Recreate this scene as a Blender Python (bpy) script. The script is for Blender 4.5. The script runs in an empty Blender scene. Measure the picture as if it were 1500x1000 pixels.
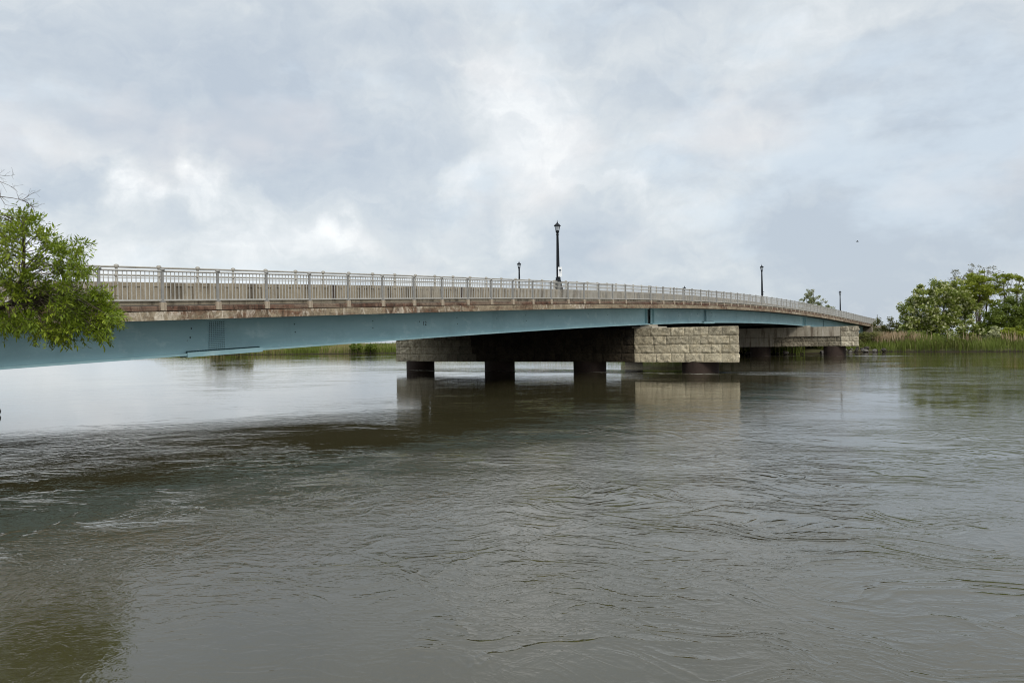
import bpy, math, random
import numpy as np
from mathutils import Vector, Matrix, noise as mnoise
random.seed(7); RNG = np.random.default_rng(11)
R = math.radians
sc = bpy.context.scene
COL = sc.collection

# ------------------------------------------------------------------ layout (metres)
EYE = 2.56                                   # camera above the water
TH = math.atan(0.690)                        # heading of the bridge, measured from +Y towards +X
DF = 23.0                                    # nearest distance from the camera's foot to the bridge side
DV = np.array([math.sin(TH), math.cos(TH)]); NV = np.array([-math.cos(TH), math.sin(TH)])
PHI = math.pi/2 - TH

def W(t, o, z=0.0):                          # along the bridge, across it, up  ->  world
    q = DV*t + NV*(DF+o)
    return Vector((q[0], q[1], z))

_pt = np.array([-8, 2, 11.1, 15.6, 20.3, 24.2, 31.7, 36.9, 45.8, 51.5, 58.3, 68.5, 77, 87.5, 100.6, 112.9, 133.9, 150.9, 158])
_pz = np.array([2.50, 2.95, 3.34, 3.53, 3.72, 3.88, 4.19, 4.40, 4.73, 4.91, 5.09, 5.28, 5.375, 5.42, 5.32, 5.12, 4.66, 4.28, 4.13])
_poly = np.polynomial.Polynomial.fit(_pt, _pz, 5)
def ZB(t): return float(_poly(t))            # underside of the concrete edge of the deck
def ZD(t): return ZB(t) + 0.62               # top of the pavement
T0, T1 = -8.0, 157.3

# ------------------------------------------------------------------ object helpers
def tag(o, label=None, cat=None, group=None, kind=None):
    if label: o['label'] = label
    if cat: o['category'] = cat
    if group: o['group'] = group
    if kind: o['kind'] = kind
    return o

def empty(name, loc, rz=0.0):
    o = bpy.data.objects.new(name, None); COL.objects.link(o)
    o.empty_display_size = 0.3
    o.location = loc; o.rotation_euler = (0, 0, rz)
    return o

class MB:
    """collects shapes and links them as one mesh object"""
    def __init__(s): s.v = []; s.f = []; s.m = []; s.sm = []
    def add(s, vs, fs, mi=0, smooth=False):
        b = len(s.v); s.v += [tuple(p) for p in vs]
        s.f += [tuple(b+i for i in f) for f in fs]; s.m += [mi]*len(fs); s.sm += [smooth]*len(fs)
    def box(s, x0, x1, y0, y1, z0, z1, mi=0):
        v = [(x0,y0,z0),(x1,y0,z0),(x1,y1,z0),(x0,y1,z0),(x0,y0,z1),(x1,y0,z1),(x1,y1,z1),(x0,y1,z1)]
        s.add(v, [(0,3,2,1),(4,5,6,7),(0,1,5,4),(1,2,6,5),(2,3,7,6),(3,0,4,7)], mi)
    def sweep(s, prof, ts, zf, mi=0):
        """prof: closed list of (o, dz) counter-clockwise seen from -t ; extruded along t following zf(t)"""
        n = len(prof); vs = []
        for t in ts:
            z = zf(t)
            vs += [(t, o, z+dz) for o, dz in prof]
        fs = []
        for i in range(len(ts)-1):
            for k in range(n):
                a = i*n+k; b = i*n+(k+1) % n
                fs.append((a, b, b+n, a+n))
        fs.append(tuple(range(n-1, -1, -1))); fs.append(tuple((len(ts)-1)*n+k for k in range(n)))
        s.add(vs, fs, mi)
    def tube(s, pts, r, seg=8, mi=0, cap=True, smooth=True):
        pts = [Vector(p) for p in pts]
        rs = r if hasattr(r, '__len__') else [r]*len(pts)
        vs = []; prev = None
        for i, p in enumerate(pts):
            d = (pts[min(i+1, len(pts)-1)] - pts[max(i-1, 0)])
            d = d.normalized() if d.length > 1e-9 else Vector((0,0,1))
            if prev is None:
                a = d.orthogonal().normalized()
            else:
                a = (prev - d*prev.dot(d)); a = a.normalized() if a.length > 1e-6 else d.orthogonal().normalized()
            prev = a; b = d.cross(a)
            for k in range(seg):
                an = 2*math.pi*k/seg
                vs.append(p + (a*math.cos(an)+b*math.sin(an))*rs[i])
        fs = []
        for i in range(len(pts)-1):
            for k in range(seg):
                q = i*seg+k; w = i*seg+(k+1) % seg
                fs.append((q, w, w+seg, q+seg))
        s.add(vs, fs, mi, smooth)
        if cap:
            s.add([vs[k] for k in range(seg)], [tuple(range(seg-1, -1, -1))], mi)
            s.add([vs[(len(pts)-1)*seg+k] for k in range(seg)], [tuple(range(seg))], mi)
    def lathe(s, prof, cx=0, cy=0, seg=16, mi=0, smooth=True, rot=0.0):
        vs = []
        for r, z in prof:
            for k in range(seg):
                a = 2*math.pi*k/seg + rot
                vs.append((cx+r*math.cos(a), cy+r*math.sin(a), z))
        fs = []
        for i in range(len(prof)-1):
            for k in range(seg):
                q = i*seg+k; w = i*seg+(k+1) % seg
                fs.append((q, w, w+seg, q+seg))
        s.add(vs, fs, mi, smooth)
        s.add(vs[:seg], [tuple(range(seg-1, -1, -1))], mi); s.add(vs[-seg:], [tuple(range(seg))], mi)
    def build(s, name, mats, parent=None, loc=None, rz=None, off=(0,0,0)):
        me = bpy.data.meshes.new(name)
        v = [(a-off[0], b-off[1], c-off[2]) for a, b, c in s.v]
        me.from_pydata(v, [], s.f)
        mats = mats if isinstance(mats, (list, tuple)) else [mats]
        for m in mats: me.materials.append(m)
        me.polygons.foreach_set('material_index', s.m)
        me.polygons.foreach_set('use_smooth', s.sm)
        me.update()
        o = bpy.data.objects.new(name, me); COL.objects.link(o)
        if parent: o.parent = parent
        if loc is not None: o.location = loc
        if rz is not None: o.rotation_euler = (0, 0, rz)
        return o

def np_mesh(name, verts, quads, mat, parent=None, attr=None, smooth=False):
    """big meshes of quads straight from numpy; attr: per-face float stored as a corner-less face attribute"""
    me = bpy.data.meshes.new(name)
    nv, nf = len(verts), len(quads); k = quads.shape[1]
    me.vertices.add(nv); me.vertices.foreach_set('co', np.asarray(verts, np.float32).ravel())
    me.loops.add(nf*k); me.loops.foreach_set('vertex_index', quads.astype(np.int32).ravel())
    me.polygons.add(nf)
    me.polygons.foreach_set('loop_start', (np.arange(nf)*k).astype(np.int32))
    me.update(calc_edges=True)
    if smooth: me.polygons.foreach_set('use_smooth', np.ones(nf, bool))
    if attr is not None:
        a = me.attributes.new('tone', 'FLOAT', 'FACE'); a.data.foreach_set('value', np.asarray(attr, np.float32))
    me.materials.append(mat); me.validate()
    o = bpy.data.objects.new(name, me); COL.objects.link(o)
    if parent: o.parent = parent
    return o

# ------------------------------------------------------------------ materials
class NT:
    def __init__(s, nt): s.nt = nt; s.N = nt.nodes; s.L = nt.links
    def n(s, typ, ins=None, **kw):
        x = s.N.new(typ)
        for k, v in kw.items(): setattr(x, k, v)
        for k, v in (ins or {}).items():
            if isinstance(v, bpy.types.NodeSocket): s.L.new(v, x.inputs[k])
            else: x.inputs[k].default_value = v
        return x
    def math(s, op, a, b=0.0, c=None, clamp=False):
        ins = {0: a, 1: b}
        if c is not None: ins[2] = c
        return s.n('ShaderNodeMath', ins, operation=op, use_clamp=clamp).outputs[0]
    def vmath(s, op, a, b=(0,0,0)):
        return s.n('ShaderNodeVectorMath', {0: a, 1: b}, operation=op)
    def noise(s, vec, scale, detail=4, rough=0.55, dist=0.0, typ='FBM'):
        x = s.n('ShaderNodeTexNoise', {'Vector': vec, 'Scale': scale, 'Detail': detail, 'Roughness': rough, 'Distortion': dist})
        return x
    def ramp(s, fac, stops, interp='LINEAR'):
        x = s.n('ShaderNodeValToRGB', {'Fac': fac}); cr = x.color_ramp; cr.interpolation = interp
        while len(cr.elements) > 1: cr.elements.remove(cr.elements[-1])
        cr.elements[0].position = stops[0][0]; cr.elements[0].color = (*stops[0][1], 1)
        for p, c in stops[1:]:
            e = cr.elements.new(p); e.color = (*c, 1)
        return x.outputs[0]
    def mrange(s, v, a, b, c=0.0, d=1.0, smooth=False):
        return s.n('ShaderNodeMapRange', {0: v, 1: a, 2: b, 3: c, 4: d}, interpolation_type='SMOOTHSTEP' if smooth else 'LINEAR').outputs[0]
    def mix(s, fac, a, b, typ='MIX'):
        x = s.n('ShaderNodeMix', data_type='RGBA', blend_type=typ)
        for i, v in ((0, fac), (6, a), (7, b)):
            if isinstance(v, bpy.types.NodeSocket): s.L.new(v, x.inputs[i])
            else: x.inputs[i].default_value = v if i == 0 else (*v[:3], 1)
        return x.outputs[2]
    def mapping(s, vec, scale=(1,1,1), loc=(0,0,0), rot=(0,0,0)):
        return s.n('ShaderNodeMapping', {'Vector': vec, 'Scale': scale, 'Location': loc, 'Rotation': rot}).outputs[0]

def newmat(name):
    m = bpy.data.materials.new(name); m.use_nodes = True
    t = NT(m.node_tree); b = t.N['Principled BSDF']
    return m, t, b

def mat_weathered(name, base, vary, dark, light, s_dark=0.5, s_light=0.5, rough=0.85, streak=(2.2, 2.2, 0.22), bump=0.004, rust=None, s_rust=0.5, moss=None):
    """concrete and the like: mottling, vertical stains and pale runs with their own shapes"""
    m, t, b = newmat(name)
    co = t.n('ShaderNodeTexCoord').outputs['Object']
    n1 = t.noise(co, 1.7, 6, 0.62).outputs[0]
    c = t.mix(t.mrange(n1, 0.35, 0.68), base, vary)
    nf = t.noise(co, 22, 4, 0.6).outputs[0]
    c = t.mix(t.mrange(nf, 0.3, 0.7, 0.0, 0.35), c, dark)
    st = t.mapping(co, streak)
    n2 = t.noise(st, 1.0, 5, 0.65).outputs[0]
    c = t.mix(t.mrange(n2, 0.72-0.3*s_dark, 0.86-0.3*s_dark, 0, 0.85), c, dark)
    if rust:
        n4 = t.noise(t.mapping(co, (0.9, 0.9, 0.35), (7, 3, 1)), 1.0, 5, 0.7).outputs[0]
        c = t.mix(t.mrange(n4, 0.72-0.3*s_rust, 0.9-0.3*s_rust, 0, 0.8), c, rust)
    n3 = t.noise(t.mapping(co, (streak[0]*1.7, streak[1]*1.7, streak[2]*1.3), (13, 5, 2)), 1.0, 4, 0.6).outputs[0]
    c = t.mix(t.mrange(n3, 0.78-0.3*s_light, 0.9-0.3*s_light, 0, 0.8), c, light)
    if moss:
        n5 = t.noise(co, 0.8, 5, 0.7).outputs[0]
        c = t.mix(t.mrange(n5, 0.56, 0.7, 0, 0.7), c, moss)
    t.L.new(c, b.inputs['Base Color']); b.inputs['Roughness'].default_value = rough
    b.inputs['Specular IOR Level'].default_value = 0.3
    hb = t.math('ADD', t.math('MULTIPLY', nf, 0.6), n1)
    bp = t.n('ShaderNodeBump', {'Height': hb, 'Strength': 0.6, 'Distance': bump*4})
    t.L.new(bp.outputs[0], b.inputs['Normal'])
    return m

def mat_edge(name, base, dark, pale, rust, k_dark, k_pale, k_rust):
    """rain stained edge of the deck: long blotches, thin runs, rust and lime where water has come through"""
    m, t, b = newmat(name)
    co = t.n('ShaderNodeTexCoord').outputs['Object']
    big = t.noise(t.mapping(co, (0.32, 1.0, 1.4)), 1.0, 7, 0.66, 0.6).outputs[0]
    mid = t.noise(t.mapping(co, (1.1, 1.0, 2.6), (3,1,7)), 1.0, 6, 0.68, 0.8).outputs[0]
    fine = t.noise(co, 16.0, 5, 0.68).outputs[0]
    run = t.noise(t.mapping(co, (3.6, 1.0, 1.5), (1,4,2)), 1.0, 7, 0.72, 1.2).outputs[0]
    run2 = t.noise(t.mapping(co, (3.0, 1.0, 1.3), (8,2,5)), 1.0, 7, 0.74, 1.2).outputs[0]
    c = t.mix(t.mrange(mid, 0.35, 0.66), base, tuple(x*0.62 for x in base))
    c = t.mix(t.mrange(fine, 0.45, 0.72, 0, 0.5), c, dark)
    c = t.mix(t.mrange(t.math('ADD', t.math('MULTIPLY', big, 0.65), t.math('MULTIPLY', mid, 0.35)), 0.62-0.2*k_rust, 0.74-0.2*k_rust, 0, 0.75), c, rust)
    c = t.mix(t.mrange(t.math('ADD', t.math('MULTIPLY', run, 0.5), t.math('MULTIPLY', big, 0.5)), 0.66-0.2*k_dark, 0.80-0.2*k_dark, 0, 0.9), c, dark)
    zone = t.noise(t.mapping(co, (0.11, 1.0, 0.3), (6,3,2)), 1.0, 4, 0.6).outputs[0]
    lim = t.math('ADD', t.math('MULTIPLY', run2, 0.55), t.math('MULTIPLY', zone, 0.45))
    c = t.mix(t.mrange(lim, 0.68-0.2*k_pale, 0.80-0.2*k_pale, 0, 0.85), c, pale)
    t.L.new(c, b.inputs['Base Color']); b.inputs['Roughness'].default_value = 0.9; b.inputs['Specular IOR Level'].default_value = 0.2
    bp = t.n('ShaderNodeBump', {'Height': t.math('ADD', fine, mid), 'Strength': 0.6, 'Distance': 0.02})
    t.L.new(bp.outputs[0], b.inputs['Normal'])
    return m

def mat_metal(name, col, col2, rough=0.5, metal=0.0, scale=3.0):
    m, t, b = newmat(name)
    co = t.n('ShaderNodeTexCoord').outputs['Object']
    n = t.noise(co, scale, 5, 0.6).outputs[0]
    c = t.mix(t.mrange(n, 0.35, 0.7), col, col2)
    t.L.new(c, b.inputs['Base Color']); b.inputs['Roughness'].default_value = rough; b.inputs['Metallic'].default_value = metal
    return m

def mat_paint_girder():
    m, t, b = newmat('girder_paint')
    co = t.n('ShaderNodeTexCoord').outputs['Object']
    n = t.noise(t.mapping(co, (0.35, 1, 1.3)), 1.0, 6, 0.62).outputs[0]
    c = t.mix(t.mrange(n, 0.3, 0.72), (0.245, 0.415, 0.462), (0.325, 0.505, 0.545))
    n2 = t.noise(t.mapping(co, (0.7, 1, 0.35)), 1.0, 6, 0.65, 0.6).outputs[0]
    c = t.mix(t.mrange(n2, 0.50, 0.78, 0, 0.5), c, (0.165, 0.29, 0.32))
    n3 = t.noise(t.mapping(co, (0.8, 1, 1.2), (4, 9, 2)), 1.3, 6, 0.7).outputs[0]
    c = t.mix(t.mrange(n3, 0.55, 0.72, 0, 0.6), c, (0.50, 0.66, 0.68))
    n5 = t.noise(t.mapping(co, (2.6, 1, 0.16), (5, 2, 8)), 1.0, 5, 0.7).outputs[0]
    c = t.mix(t.mrange(n5, 0.68, 0.80, 0, 0.35), c, (0.16, 0.13, 0.10))
    n4 = t.noise(co, 3.1, 3, 0.5).outputs[0]
    c = t.mix(t.mrange(n4, 0.74, 0.78, 0, 0.8), c, (0.10, 0.07, 0.05))
    t.L.new(c, b.inputs['Base Color']); b.inputs['Roughness'].default_value = 0.5
    b.inputs['Specular IOR Level'].default_value = 0.35
    return m

def mat_stone(name, a, bcol, stain, s_stain=0.5, warm=None):
    m, t, b = newmat(name)
    co = t.n('ShaderNodeTexCoord').outputs['Object']
    n1 = t.noise(co, 1.1, 5, 0.6).outputs[0]; n2 = t.noise(co, 4.6, 7, 0.72, 1.1).outputs[0]
    c = t.mix(t.mrange(n1, 0.35, 0.65), a, bcol)
    if warm: c = t.mix(t.mrange(t.noise(t.mapping(co, (1,1,1), (3,3,3)), 2.2, 3).outputs[0], 0.5, 0.7, 0, 0.6), c, warm)
    c = t.mix(t.mrange(n2, 0.46, 0.68, 0, 0.8), c, stain)
    n3 = t.noise(t.mapping(co, (1.3, 1.3, 0.25)), 1.0, 5, 0.65).outputs[0]
    c = t.mix(t.mrange(n3, 0.75-0.35*s_stain, 0.9-0.35*s_stain, 0, 0.8), c, stain)
    n6 = t.noise(co, 3.3, 6, 0.75, 0.8).outputs[0]
    c = t.mix(t.mrange(n6, 0.52, 0.66, 0, 0.55), c, stain)
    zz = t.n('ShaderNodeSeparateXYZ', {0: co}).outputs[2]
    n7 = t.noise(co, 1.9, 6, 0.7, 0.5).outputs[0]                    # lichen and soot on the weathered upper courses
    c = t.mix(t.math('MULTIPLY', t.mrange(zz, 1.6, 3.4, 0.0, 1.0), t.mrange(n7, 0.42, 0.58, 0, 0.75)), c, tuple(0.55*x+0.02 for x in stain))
    at = t.n('ShaderNodeAttribute', attribute_name='tone').outputs['Fac']
    c = t.mix(1.0, c, t.n('ShaderNodeCombineColor', {0: at, 1: at, 2: at}).outputs[0], 'MULTIPLY')
    t.L.new(c, b.inputs['Base Color']); b.inputs['Roughness'].default_value = 0.9
    b.inputs['Specular IOR Level'].default_value = 0.2
    n5 = t.noise(co, 6.5, 7, 0.72, 1.2).outputs[0]
    bp = t.n('ShaderNodeBump', {'Height': n5, 'Strength': 1.0, 'Distance': 0.16})
    t.L.new(bp.outputs[0], b.inputs['Normal'])
    return m

def mat_leaf(name, cols, trans=0.35, rough=0.55):
    """cols: ramp over the face attribute 'tone'"""
    m, t, b = newmat(name)
    at = t.n('ShaderNodeAttribute', attribute_name='tone').outputs['Fac']
    k = len(cols)
    c = t.ramp(at, [(i/(k-1), cc) for i, cc in enumerate(cols)])
    t.L.new(c, b.inputs['Base Color']); b.inputs['Roughness'].default_value = rough
    b.inputs['Specular IOR Level'].default_value = 0.25
    tr = t.n('ShaderNodeBsdfTranslucent', {'Color': c})
    mx = t.n('ShaderNodeMixShader', {0: trans, 1: b.outputs[0], 2: tr.outputs[0]})
    t.L.new(mx.outputs[0], t.N['Material Output'].inputs[0])
    return m

def mat_plain(name, col, rough=0.8, vary=0.35, scale=6.0):
    m, t, b = newmat(name)
    co = t.n('ShaderNodeTexCoord').outputs['Object']
    n = t.noise(co, scale, 5, 0.6).outputs[0]
    c = t.mix(t.mrange(n, 0.3, 0.7), tuple(x*(1-vary) for x in col), tuple(min(1, x*(1+vary)) for x in col))
    t.L.new(c, b.inputs['Base Color']); b.inputs['Roughness'].default_value = rough; b.inputs['Specular IOR Level'].default_value = 0.2
    return m

def mat_water():
    m, t, b = newmat('river_water')
    g = t.n('ShaderNodeNewGeometry').outputs['Position']
    n0 = t.noise(g, 0.12, 3, 0.5).outputs[0]
    c = t.mix(t.mrange(n0, 0.35, 0.65), (0.037, 0.032, 0.0145), (0.048, 0.042, 0.022))
    t.L.new(c, b.inputs['Base Color'])
    b.inputs['Roughness'].default_value = 0.02; b.inputs['IOR'].default_value = 1.70
    b.inputs['Specular IOR Level'].default_value = 0.5
    # the current runs across the bridge; eddies bend the pattern
    wv = t.noise(g, 0.16, 2, 0.5).outputs['Color']
    off = t.vmath('MULTIPLY', t.vmath('SUBTRACT', wv, (0.5,0.5,0.5)).outputs[0], (2.4, 2.4, 0)).outputs[0]
    p = t.vmath('ADD', g, off).outputs[0]
    ps = t.mapping(p, (0.80, 1.0, 1.0), rot=(0, 0, R(24)))
    # patches: glassy boils against rippled water
    pat = t.noise(t.mapping(p, (0.6, 1, 1)), 0.16, 3, 0.55, 0.6).outputs[0]
    pm = t.mrange(pat, 0.40, 0.60, 0.42, 1.0, True)
    h1 = t.math('MULTIPLY', t.noise(ps, 0.45, 2, 0.5, 0.3).outputs[0], 0.026)
    h2 = t.math('MULTIPLY', t.noise(ps, 1.5, 3, 0.55, 0.8).outputs[0], 0.019)
    ed = t.vmath('MULTIPLY', t.vmath('SUBTRACT', t.noise(g, 0.42, 2, 0.5).outputs['Color'], (0.5,0.5,0.5)).outputs[0], (2.0, 2.0, 0)).outputs[0]
    pe = t.vmath('ADD', ps, ed).outputs[0]                           # eddies roll the crest lines up
    def crests(scale, loc, width, dist):
        r = t.noise(t.mapping(pe, (0.85, 1.15, 1), loc), scale, 3, 0.5, dist).outputs[0]
        q = t.math('SUBTRACT', 1.0, t.math('MULTIPLY', t.math('ABSOLUTE', t.math('SUBTRACT', r, 0.5)), width), clamp=True)
        return t.math('POWER', q, 2.0)
    g1 = t.mrange(t.noise(t.mapping(ps, (1, 1, 1), (2, 8, 0)), 0.35, 2).outputs[0], 0.45, 0.60, 0, 1, True)
    g2 = t.mrange(t.noise(t.mapping(ps, (1, 1, 1), (9, 3, 0)), 0.22, 2).outputs[0], 0.42, 0.58, 0, 1, True)
    h3 = t.math('MULTIPLY', t.math('MULTIPLY', crests(0.55, (5,1,0), 10.0, 1.2), 0.014), g1)
    h3b = t.math('MULTIPLY', t.math('MULTIPLY', crests(1.5, (1,7,0), 7.0, 1.0), 0.0105), g2)
    h3c = t.math('MULTIPLY', t.math('MULTIPLY', crests(4.2, (4,2,0), 5.0, 0.6), 0.0042), pm)
    h4 = t.math('MULTIPLY', t.math('MULTIPLY', t.noise(ps, 6.5, 3, 0.6, 0.5).outputs[0], 0.0125), pm)
    h5 = t.math('MULTIPLY', t.math('MULTIPLY', t.noise(ps, 20, 3, 0.6, 0.3).outputs[0], 0.0042), pm)
    h = t.math('ADD', t.math('ADD', t.math('ADD', h1, t.math('MULTIPLY', h2, t.mrange(pm, 0, 1, 0.45, 1))), t.math('ADD', h3, h3b)), t.math('ADD', t.math('ADD', h4, h5), h3c))
    # the pool above and under the bridge lies calmer than the tail below it
    oo = t.n('ShaderNodeVectorMath', {0: p, 1: (float(NV[0]), float(NV[1]), 0.0)}, operation='DOT_PRODUCT').outputs['Value']
    yy = t.n('ShaderNodeSeparateXYZ', {0: p}).outputs[1]
    rif = t.noise(g, 0.055, 3, 0.5).outputs[0]                       # riffles and slacks some tens of metres wide
    calm = t.math('MULTIPLY', t.mrange(yy, 8.0, 24.0, 1.0, 0.30, True), t.mrange(rif, 0.38, 0.62, 0.5, 1.5, True))
    calm = t.math('MULTIPLY', calm, t.mrange(oo, DF-17.0, DF-4.0, 1.0, 0.42, True))
    tt = t.n('ShaderNodeVectorMath', {0: p, 1: (float(DV[0]), float(DV[1]), 0.0)}, operation='DOT_PRODUCT').outputs['Value']
    # rough tails of water where the current breaks round the caissons
    fo = None; mp = t.mapping(t.n('ShaderNodeCombineXYZ', {0: tt, 1: oo, 2: 0.0}).outputs[0], (1.1, 0.28, 1.0))
    fn = t.noise(mp, 1.6, 6, 0.7, 0.6).outputs[0]
    for tc in (53.8, 103.7):
        fb = t.math('MULTIPLY', t.mrange(tt, tc-3.6, tc-2.2, 0, 1, True), t.mrange(tt, tc-1.0, tc+0.8, 1, 0, True))
        fb = t.math('MULTIPLY', fb, t.math('MULTIPLY', t.mrange(oo, DF+25, DF+28, 1, 0, True), t.mrange(oo, DF-12, DF-3, 0, 1, True)))
        fo = fb if fo is None else t.math('ADD', fo, fb)
        band = t.math('MULTIPLY', t.mrange(tt, tc-4.2, tc-2.2, 0, 1, True), t.mrange(tt, tc+1.0, tc+3.5, 1, 0, True))
        band = t.math('MULTIPLY', band, t.mrange(oo, DF+24, DF+28, 1, 0, True))
        tail = t.math('MULTIPLY', band, t.mrange(oo, DF-18.0, DF-4.0, 0, 1, True))
        calm = t.math('ADD', calm, t.math('MULTIPLY', tail, 1.2))
    h = t.math('MULTIPLY', h, calm)
    pale_streak = t.math('MULTIPLY', fo, t.mrange(fn, 0.50, 0.62, 0, 0.75, True))       # pale rough streaks over the broken water in front of the caissons
    c = t.mix(pale_streak, c, (0.42, 0.41, 0.36)); t.L.new(c, b.inputs['Base Color'])
    t.L.new(t.math('ADD', t.math('MULTIPLY', pale_streak, 0.7), 0.02), b.inputs['Roughness'])
    bp = t.n('ShaderNodeBump', {'Height': h, 'Strength': 1.0, 'Distance': 1.0})
    t.L.new(bp.outputs[0], b.inputs['Normal'])
    return m

M = {}
M['fascia'] = mat_edge('stained_edge_concrete', (0.34,0.275,0.19), (0.050,0.035,0.023), (0.74,0.67,0.56), (0.21,0.095,0.055), 0.92, 0.76, 0.66)
M['coping'] = mat_edge('rust_stained_ledge', (0.22,0.165,0.12), (0.036,0.024,0.017), (0.50,0.43,0.34), (0.16,0.070,0.045), 1.0, 0.50, 0.85)
M['pedestal'] = mat_weathered('pale_block_concrete', (0.44,0.37,0.28), (0.33,0.27,0.20), (0.09,0.065,0.045), (0.62,0.56,0.47), 0.55, 0.65)
M['wall'] = mat_weathered('parapet_concrete', (0.305,0.262,0.195), (0.22,0.187,0.135), (0.075,0.06,0.042), (0.40,0.355,0.275), 0.78, 0.42, streak=(2.5,2.5,0.3))
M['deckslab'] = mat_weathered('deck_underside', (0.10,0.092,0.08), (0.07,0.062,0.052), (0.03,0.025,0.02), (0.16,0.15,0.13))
M['asphalt'] = mat_plain('asphalt', (0.05,0.05,0.05), 0.9, 0.3, 30)
M['pavement'] = mat_plain('pavement_concrete', (0.33,0.31,0.27), 0.9, 0.2, 8)
M['girder'] = mat_paint_girder()
M['girder_in'] = mat_plain('dark_girder_paint', (0.022,0.032,0.034), 0.7, 0.4, 2)  # near black, much darker than the outer girder paint
M['bolt'] = mat_plain('bolt_dark', (0.035,0.075,0.085), 0.6, 0.2, 20)
M['black'] = mat_plain('drain_black', (0.012,0.014,0.015), 0.7, 0.2, 20)
M['fence'] = mat_metal('galvanised_rail', (0.44,0.43,0.40), (0.32,0.31,0.285), 0.5, 0.0)
M['fencepost'] = mat_metal('galvanised_post', (0.255,0.25,0.235), (0.18,0.175,0.165), 0.55, 0.0)
M['railpost'] = mat_metal('old_aluminium', (0.36,0.34,0.30), (0.25,0.235,0.20), 0.6, 0.2)
M['lamp'] = mat_metal('black_lamp_paint', (0.006,0.008,0.011), (0.010,0.012,0.016), 0.6, 0.0, 8); M['lamp'].node_tree.nodes['Principled BSDF'].inputs['Specular IOR Level'].default_value = 0.2
M['lampbase'] = mat_metal('grey_lamp_base', (0.20,0.20,0.19), (0.15,0.15,0.14), 0.6, 0.0, 8)
M['sign'] = mat_plain('sign_white', (0.78,0.80,0.82), 0.5, 0.04, 4)
M['signink'] = mat_plain('sign_ink', (0.10,0.12,0.15), 0.6, 0.1, 4)
def _glass():
    m, t, b = newmat('lantern_glass')
    b.inputs['Base Color'].default_value = (0.62,0.66,0.70,1); b.inputs['Roughness'].default_value = 0.35
    tr = t.n('ShaderNodeBsdfTransparent', {'Color': (0.85,0.88,0.9,1)})
    mx = t.n('ShaderNodeMixShader', {0: 0.45, 1: b.outputs[0], 2: tr.outputs[0]})
    t.L.new(mx.outputs[0], t.N['Material Output'].inputs[0]); return m
M['glass'] = _glass()
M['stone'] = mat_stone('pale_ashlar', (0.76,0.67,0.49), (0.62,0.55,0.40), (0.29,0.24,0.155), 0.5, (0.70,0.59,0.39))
M['stonedark'] = mat_stone('grimy_shaded_ashlar', (0.085,0.068,0.044), (0.05,0.040,0.027), (0.018,0.013,0.009), 0.6)  # grime plus the shade under the deck, both put into the stone colour
M['stonefar'] = mat_stone('grey_ashlar', (0.70,0.63,0.48), (0.56,0.50,0.375), (0.25,0.205,0.14), 0.6)
M['stonefarin'] = mat_stone('shaded_grey_ashlar', (0.36,0.32,0.24), (0.25,0.22,0.16), (0.10,0.08,0.05), 0.6)  # stonefar darkened: under-deck shade put into the colour
M['mortar'] = mat_plain('dark_joint', (0.07,0.06,0.045), 0.95, 0.4, 5)
M['caisson'] = mat_weathered('rusty_caisson', (0.035,0.022,0.017), (0.05,0.032,0.024), (0.014,0.010,0.008), (0.10,0.065,0.042), 0.5, 0.35, streak=(2,2,0.3), rough=0.8)
M['seat'] = mat_weathered('bearing_seat_concrete', (0.46,0.43,0.36), (0.36,0.33,0.27), (0.18,0.15,0.11), (0.55,0.52,0.46))
M['patch'] = mat_weathered('patched_concrete', (0.50,0.45,0.36), (0.38,0.34,0.27), (0.13,0.10,0.07), (0.62,0.58,0.5), 0.7, 0.5)
M['abut'] = mat_weathered('abutment_concrete', (0.30,0.27,0.22), (0.22,0.19,0.15), (0.10,0.08,0.06), (0.4,0.37,0.32), 0.55, 0.4)
M['rock'] = mat_plain('riprap_rock', (0.055,0.048,0.040), 0.9, 0.5, 3)
M['rockpale'] = mat_plain('pale_riprap_rock', (0.13,0.12,0.11), 0.9, 0.35, 3)
M['bark'] = mat_plain('bark', (0.075,0.06,0.045), 0.95, 0.4, 9)
M['barkgrey'] = mat_plain('grey_bark', (0.14,0.125,0.11), 0.95, 0.4, 9)
M['wood'] = mat_plain('wet_timber', (0.018,0.015,0.012), 0.6, 0.4, 9)
M['bird'] = mat_plain('bird_dark', (0.06,0.06,0.06), 0.8, 0.2, 9)
M['water'] = mat_water()
def _ground():
    m, t, b = newmat('bank_ground')
    g = t.n('ShaderNodeNewGeometry').outputs['Position']
    n = t.noise(g, 0.35, 6, 0.65).outputs[0]; n2 = t.noise(g, 3.0, 5, 0.6).outputs[0]
    c = t.mix(t.mrange(n, 0.35, 0.65), (0.060,0.075,0.026), (0.10,0.085,0.045))
    c = t.mix(t.mrange(n2, 0.5, 0.7, 0, 0.6), c, (0.045,0.038,0.026))
    z = t.n('ShaderNodeSeparateXYZ', {0: g}).outputs[2]
    c = t.mix(t.mrange(z, 0.28, 0.05, 0, 1), c, (0.030,0.024,0.017))
    t.L.new(c, b.inputs['Base Color']); b.inputs['Roughness'].default_value = 0.95; b.inputs['Specular IOR Level'].default_value = 0.05
    return m
M['ground'] = _ground()
M['leaf_near'] = mat_leaf('oak_leaves', [(0.075,0.115,0.009),(0.145,0.205,0.014),(0.215,0.28,0.022),(0.31,0.365,0.038)], 0.35)
M['leaf_flower'] = mat_leaf('robinia_leaves', [(0.105,0.140,0.022),(0.165,0.210,0.034),(0.23,0.275,0.05),(0.30,0.33,0.08)], 0.35)
M['blossom'] = mat_leaf('cream_blossom', [(0.42,0.44,0.20),(0.52,0.53,0.28),(0.62,0.61,0.40)], 0.3)
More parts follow.
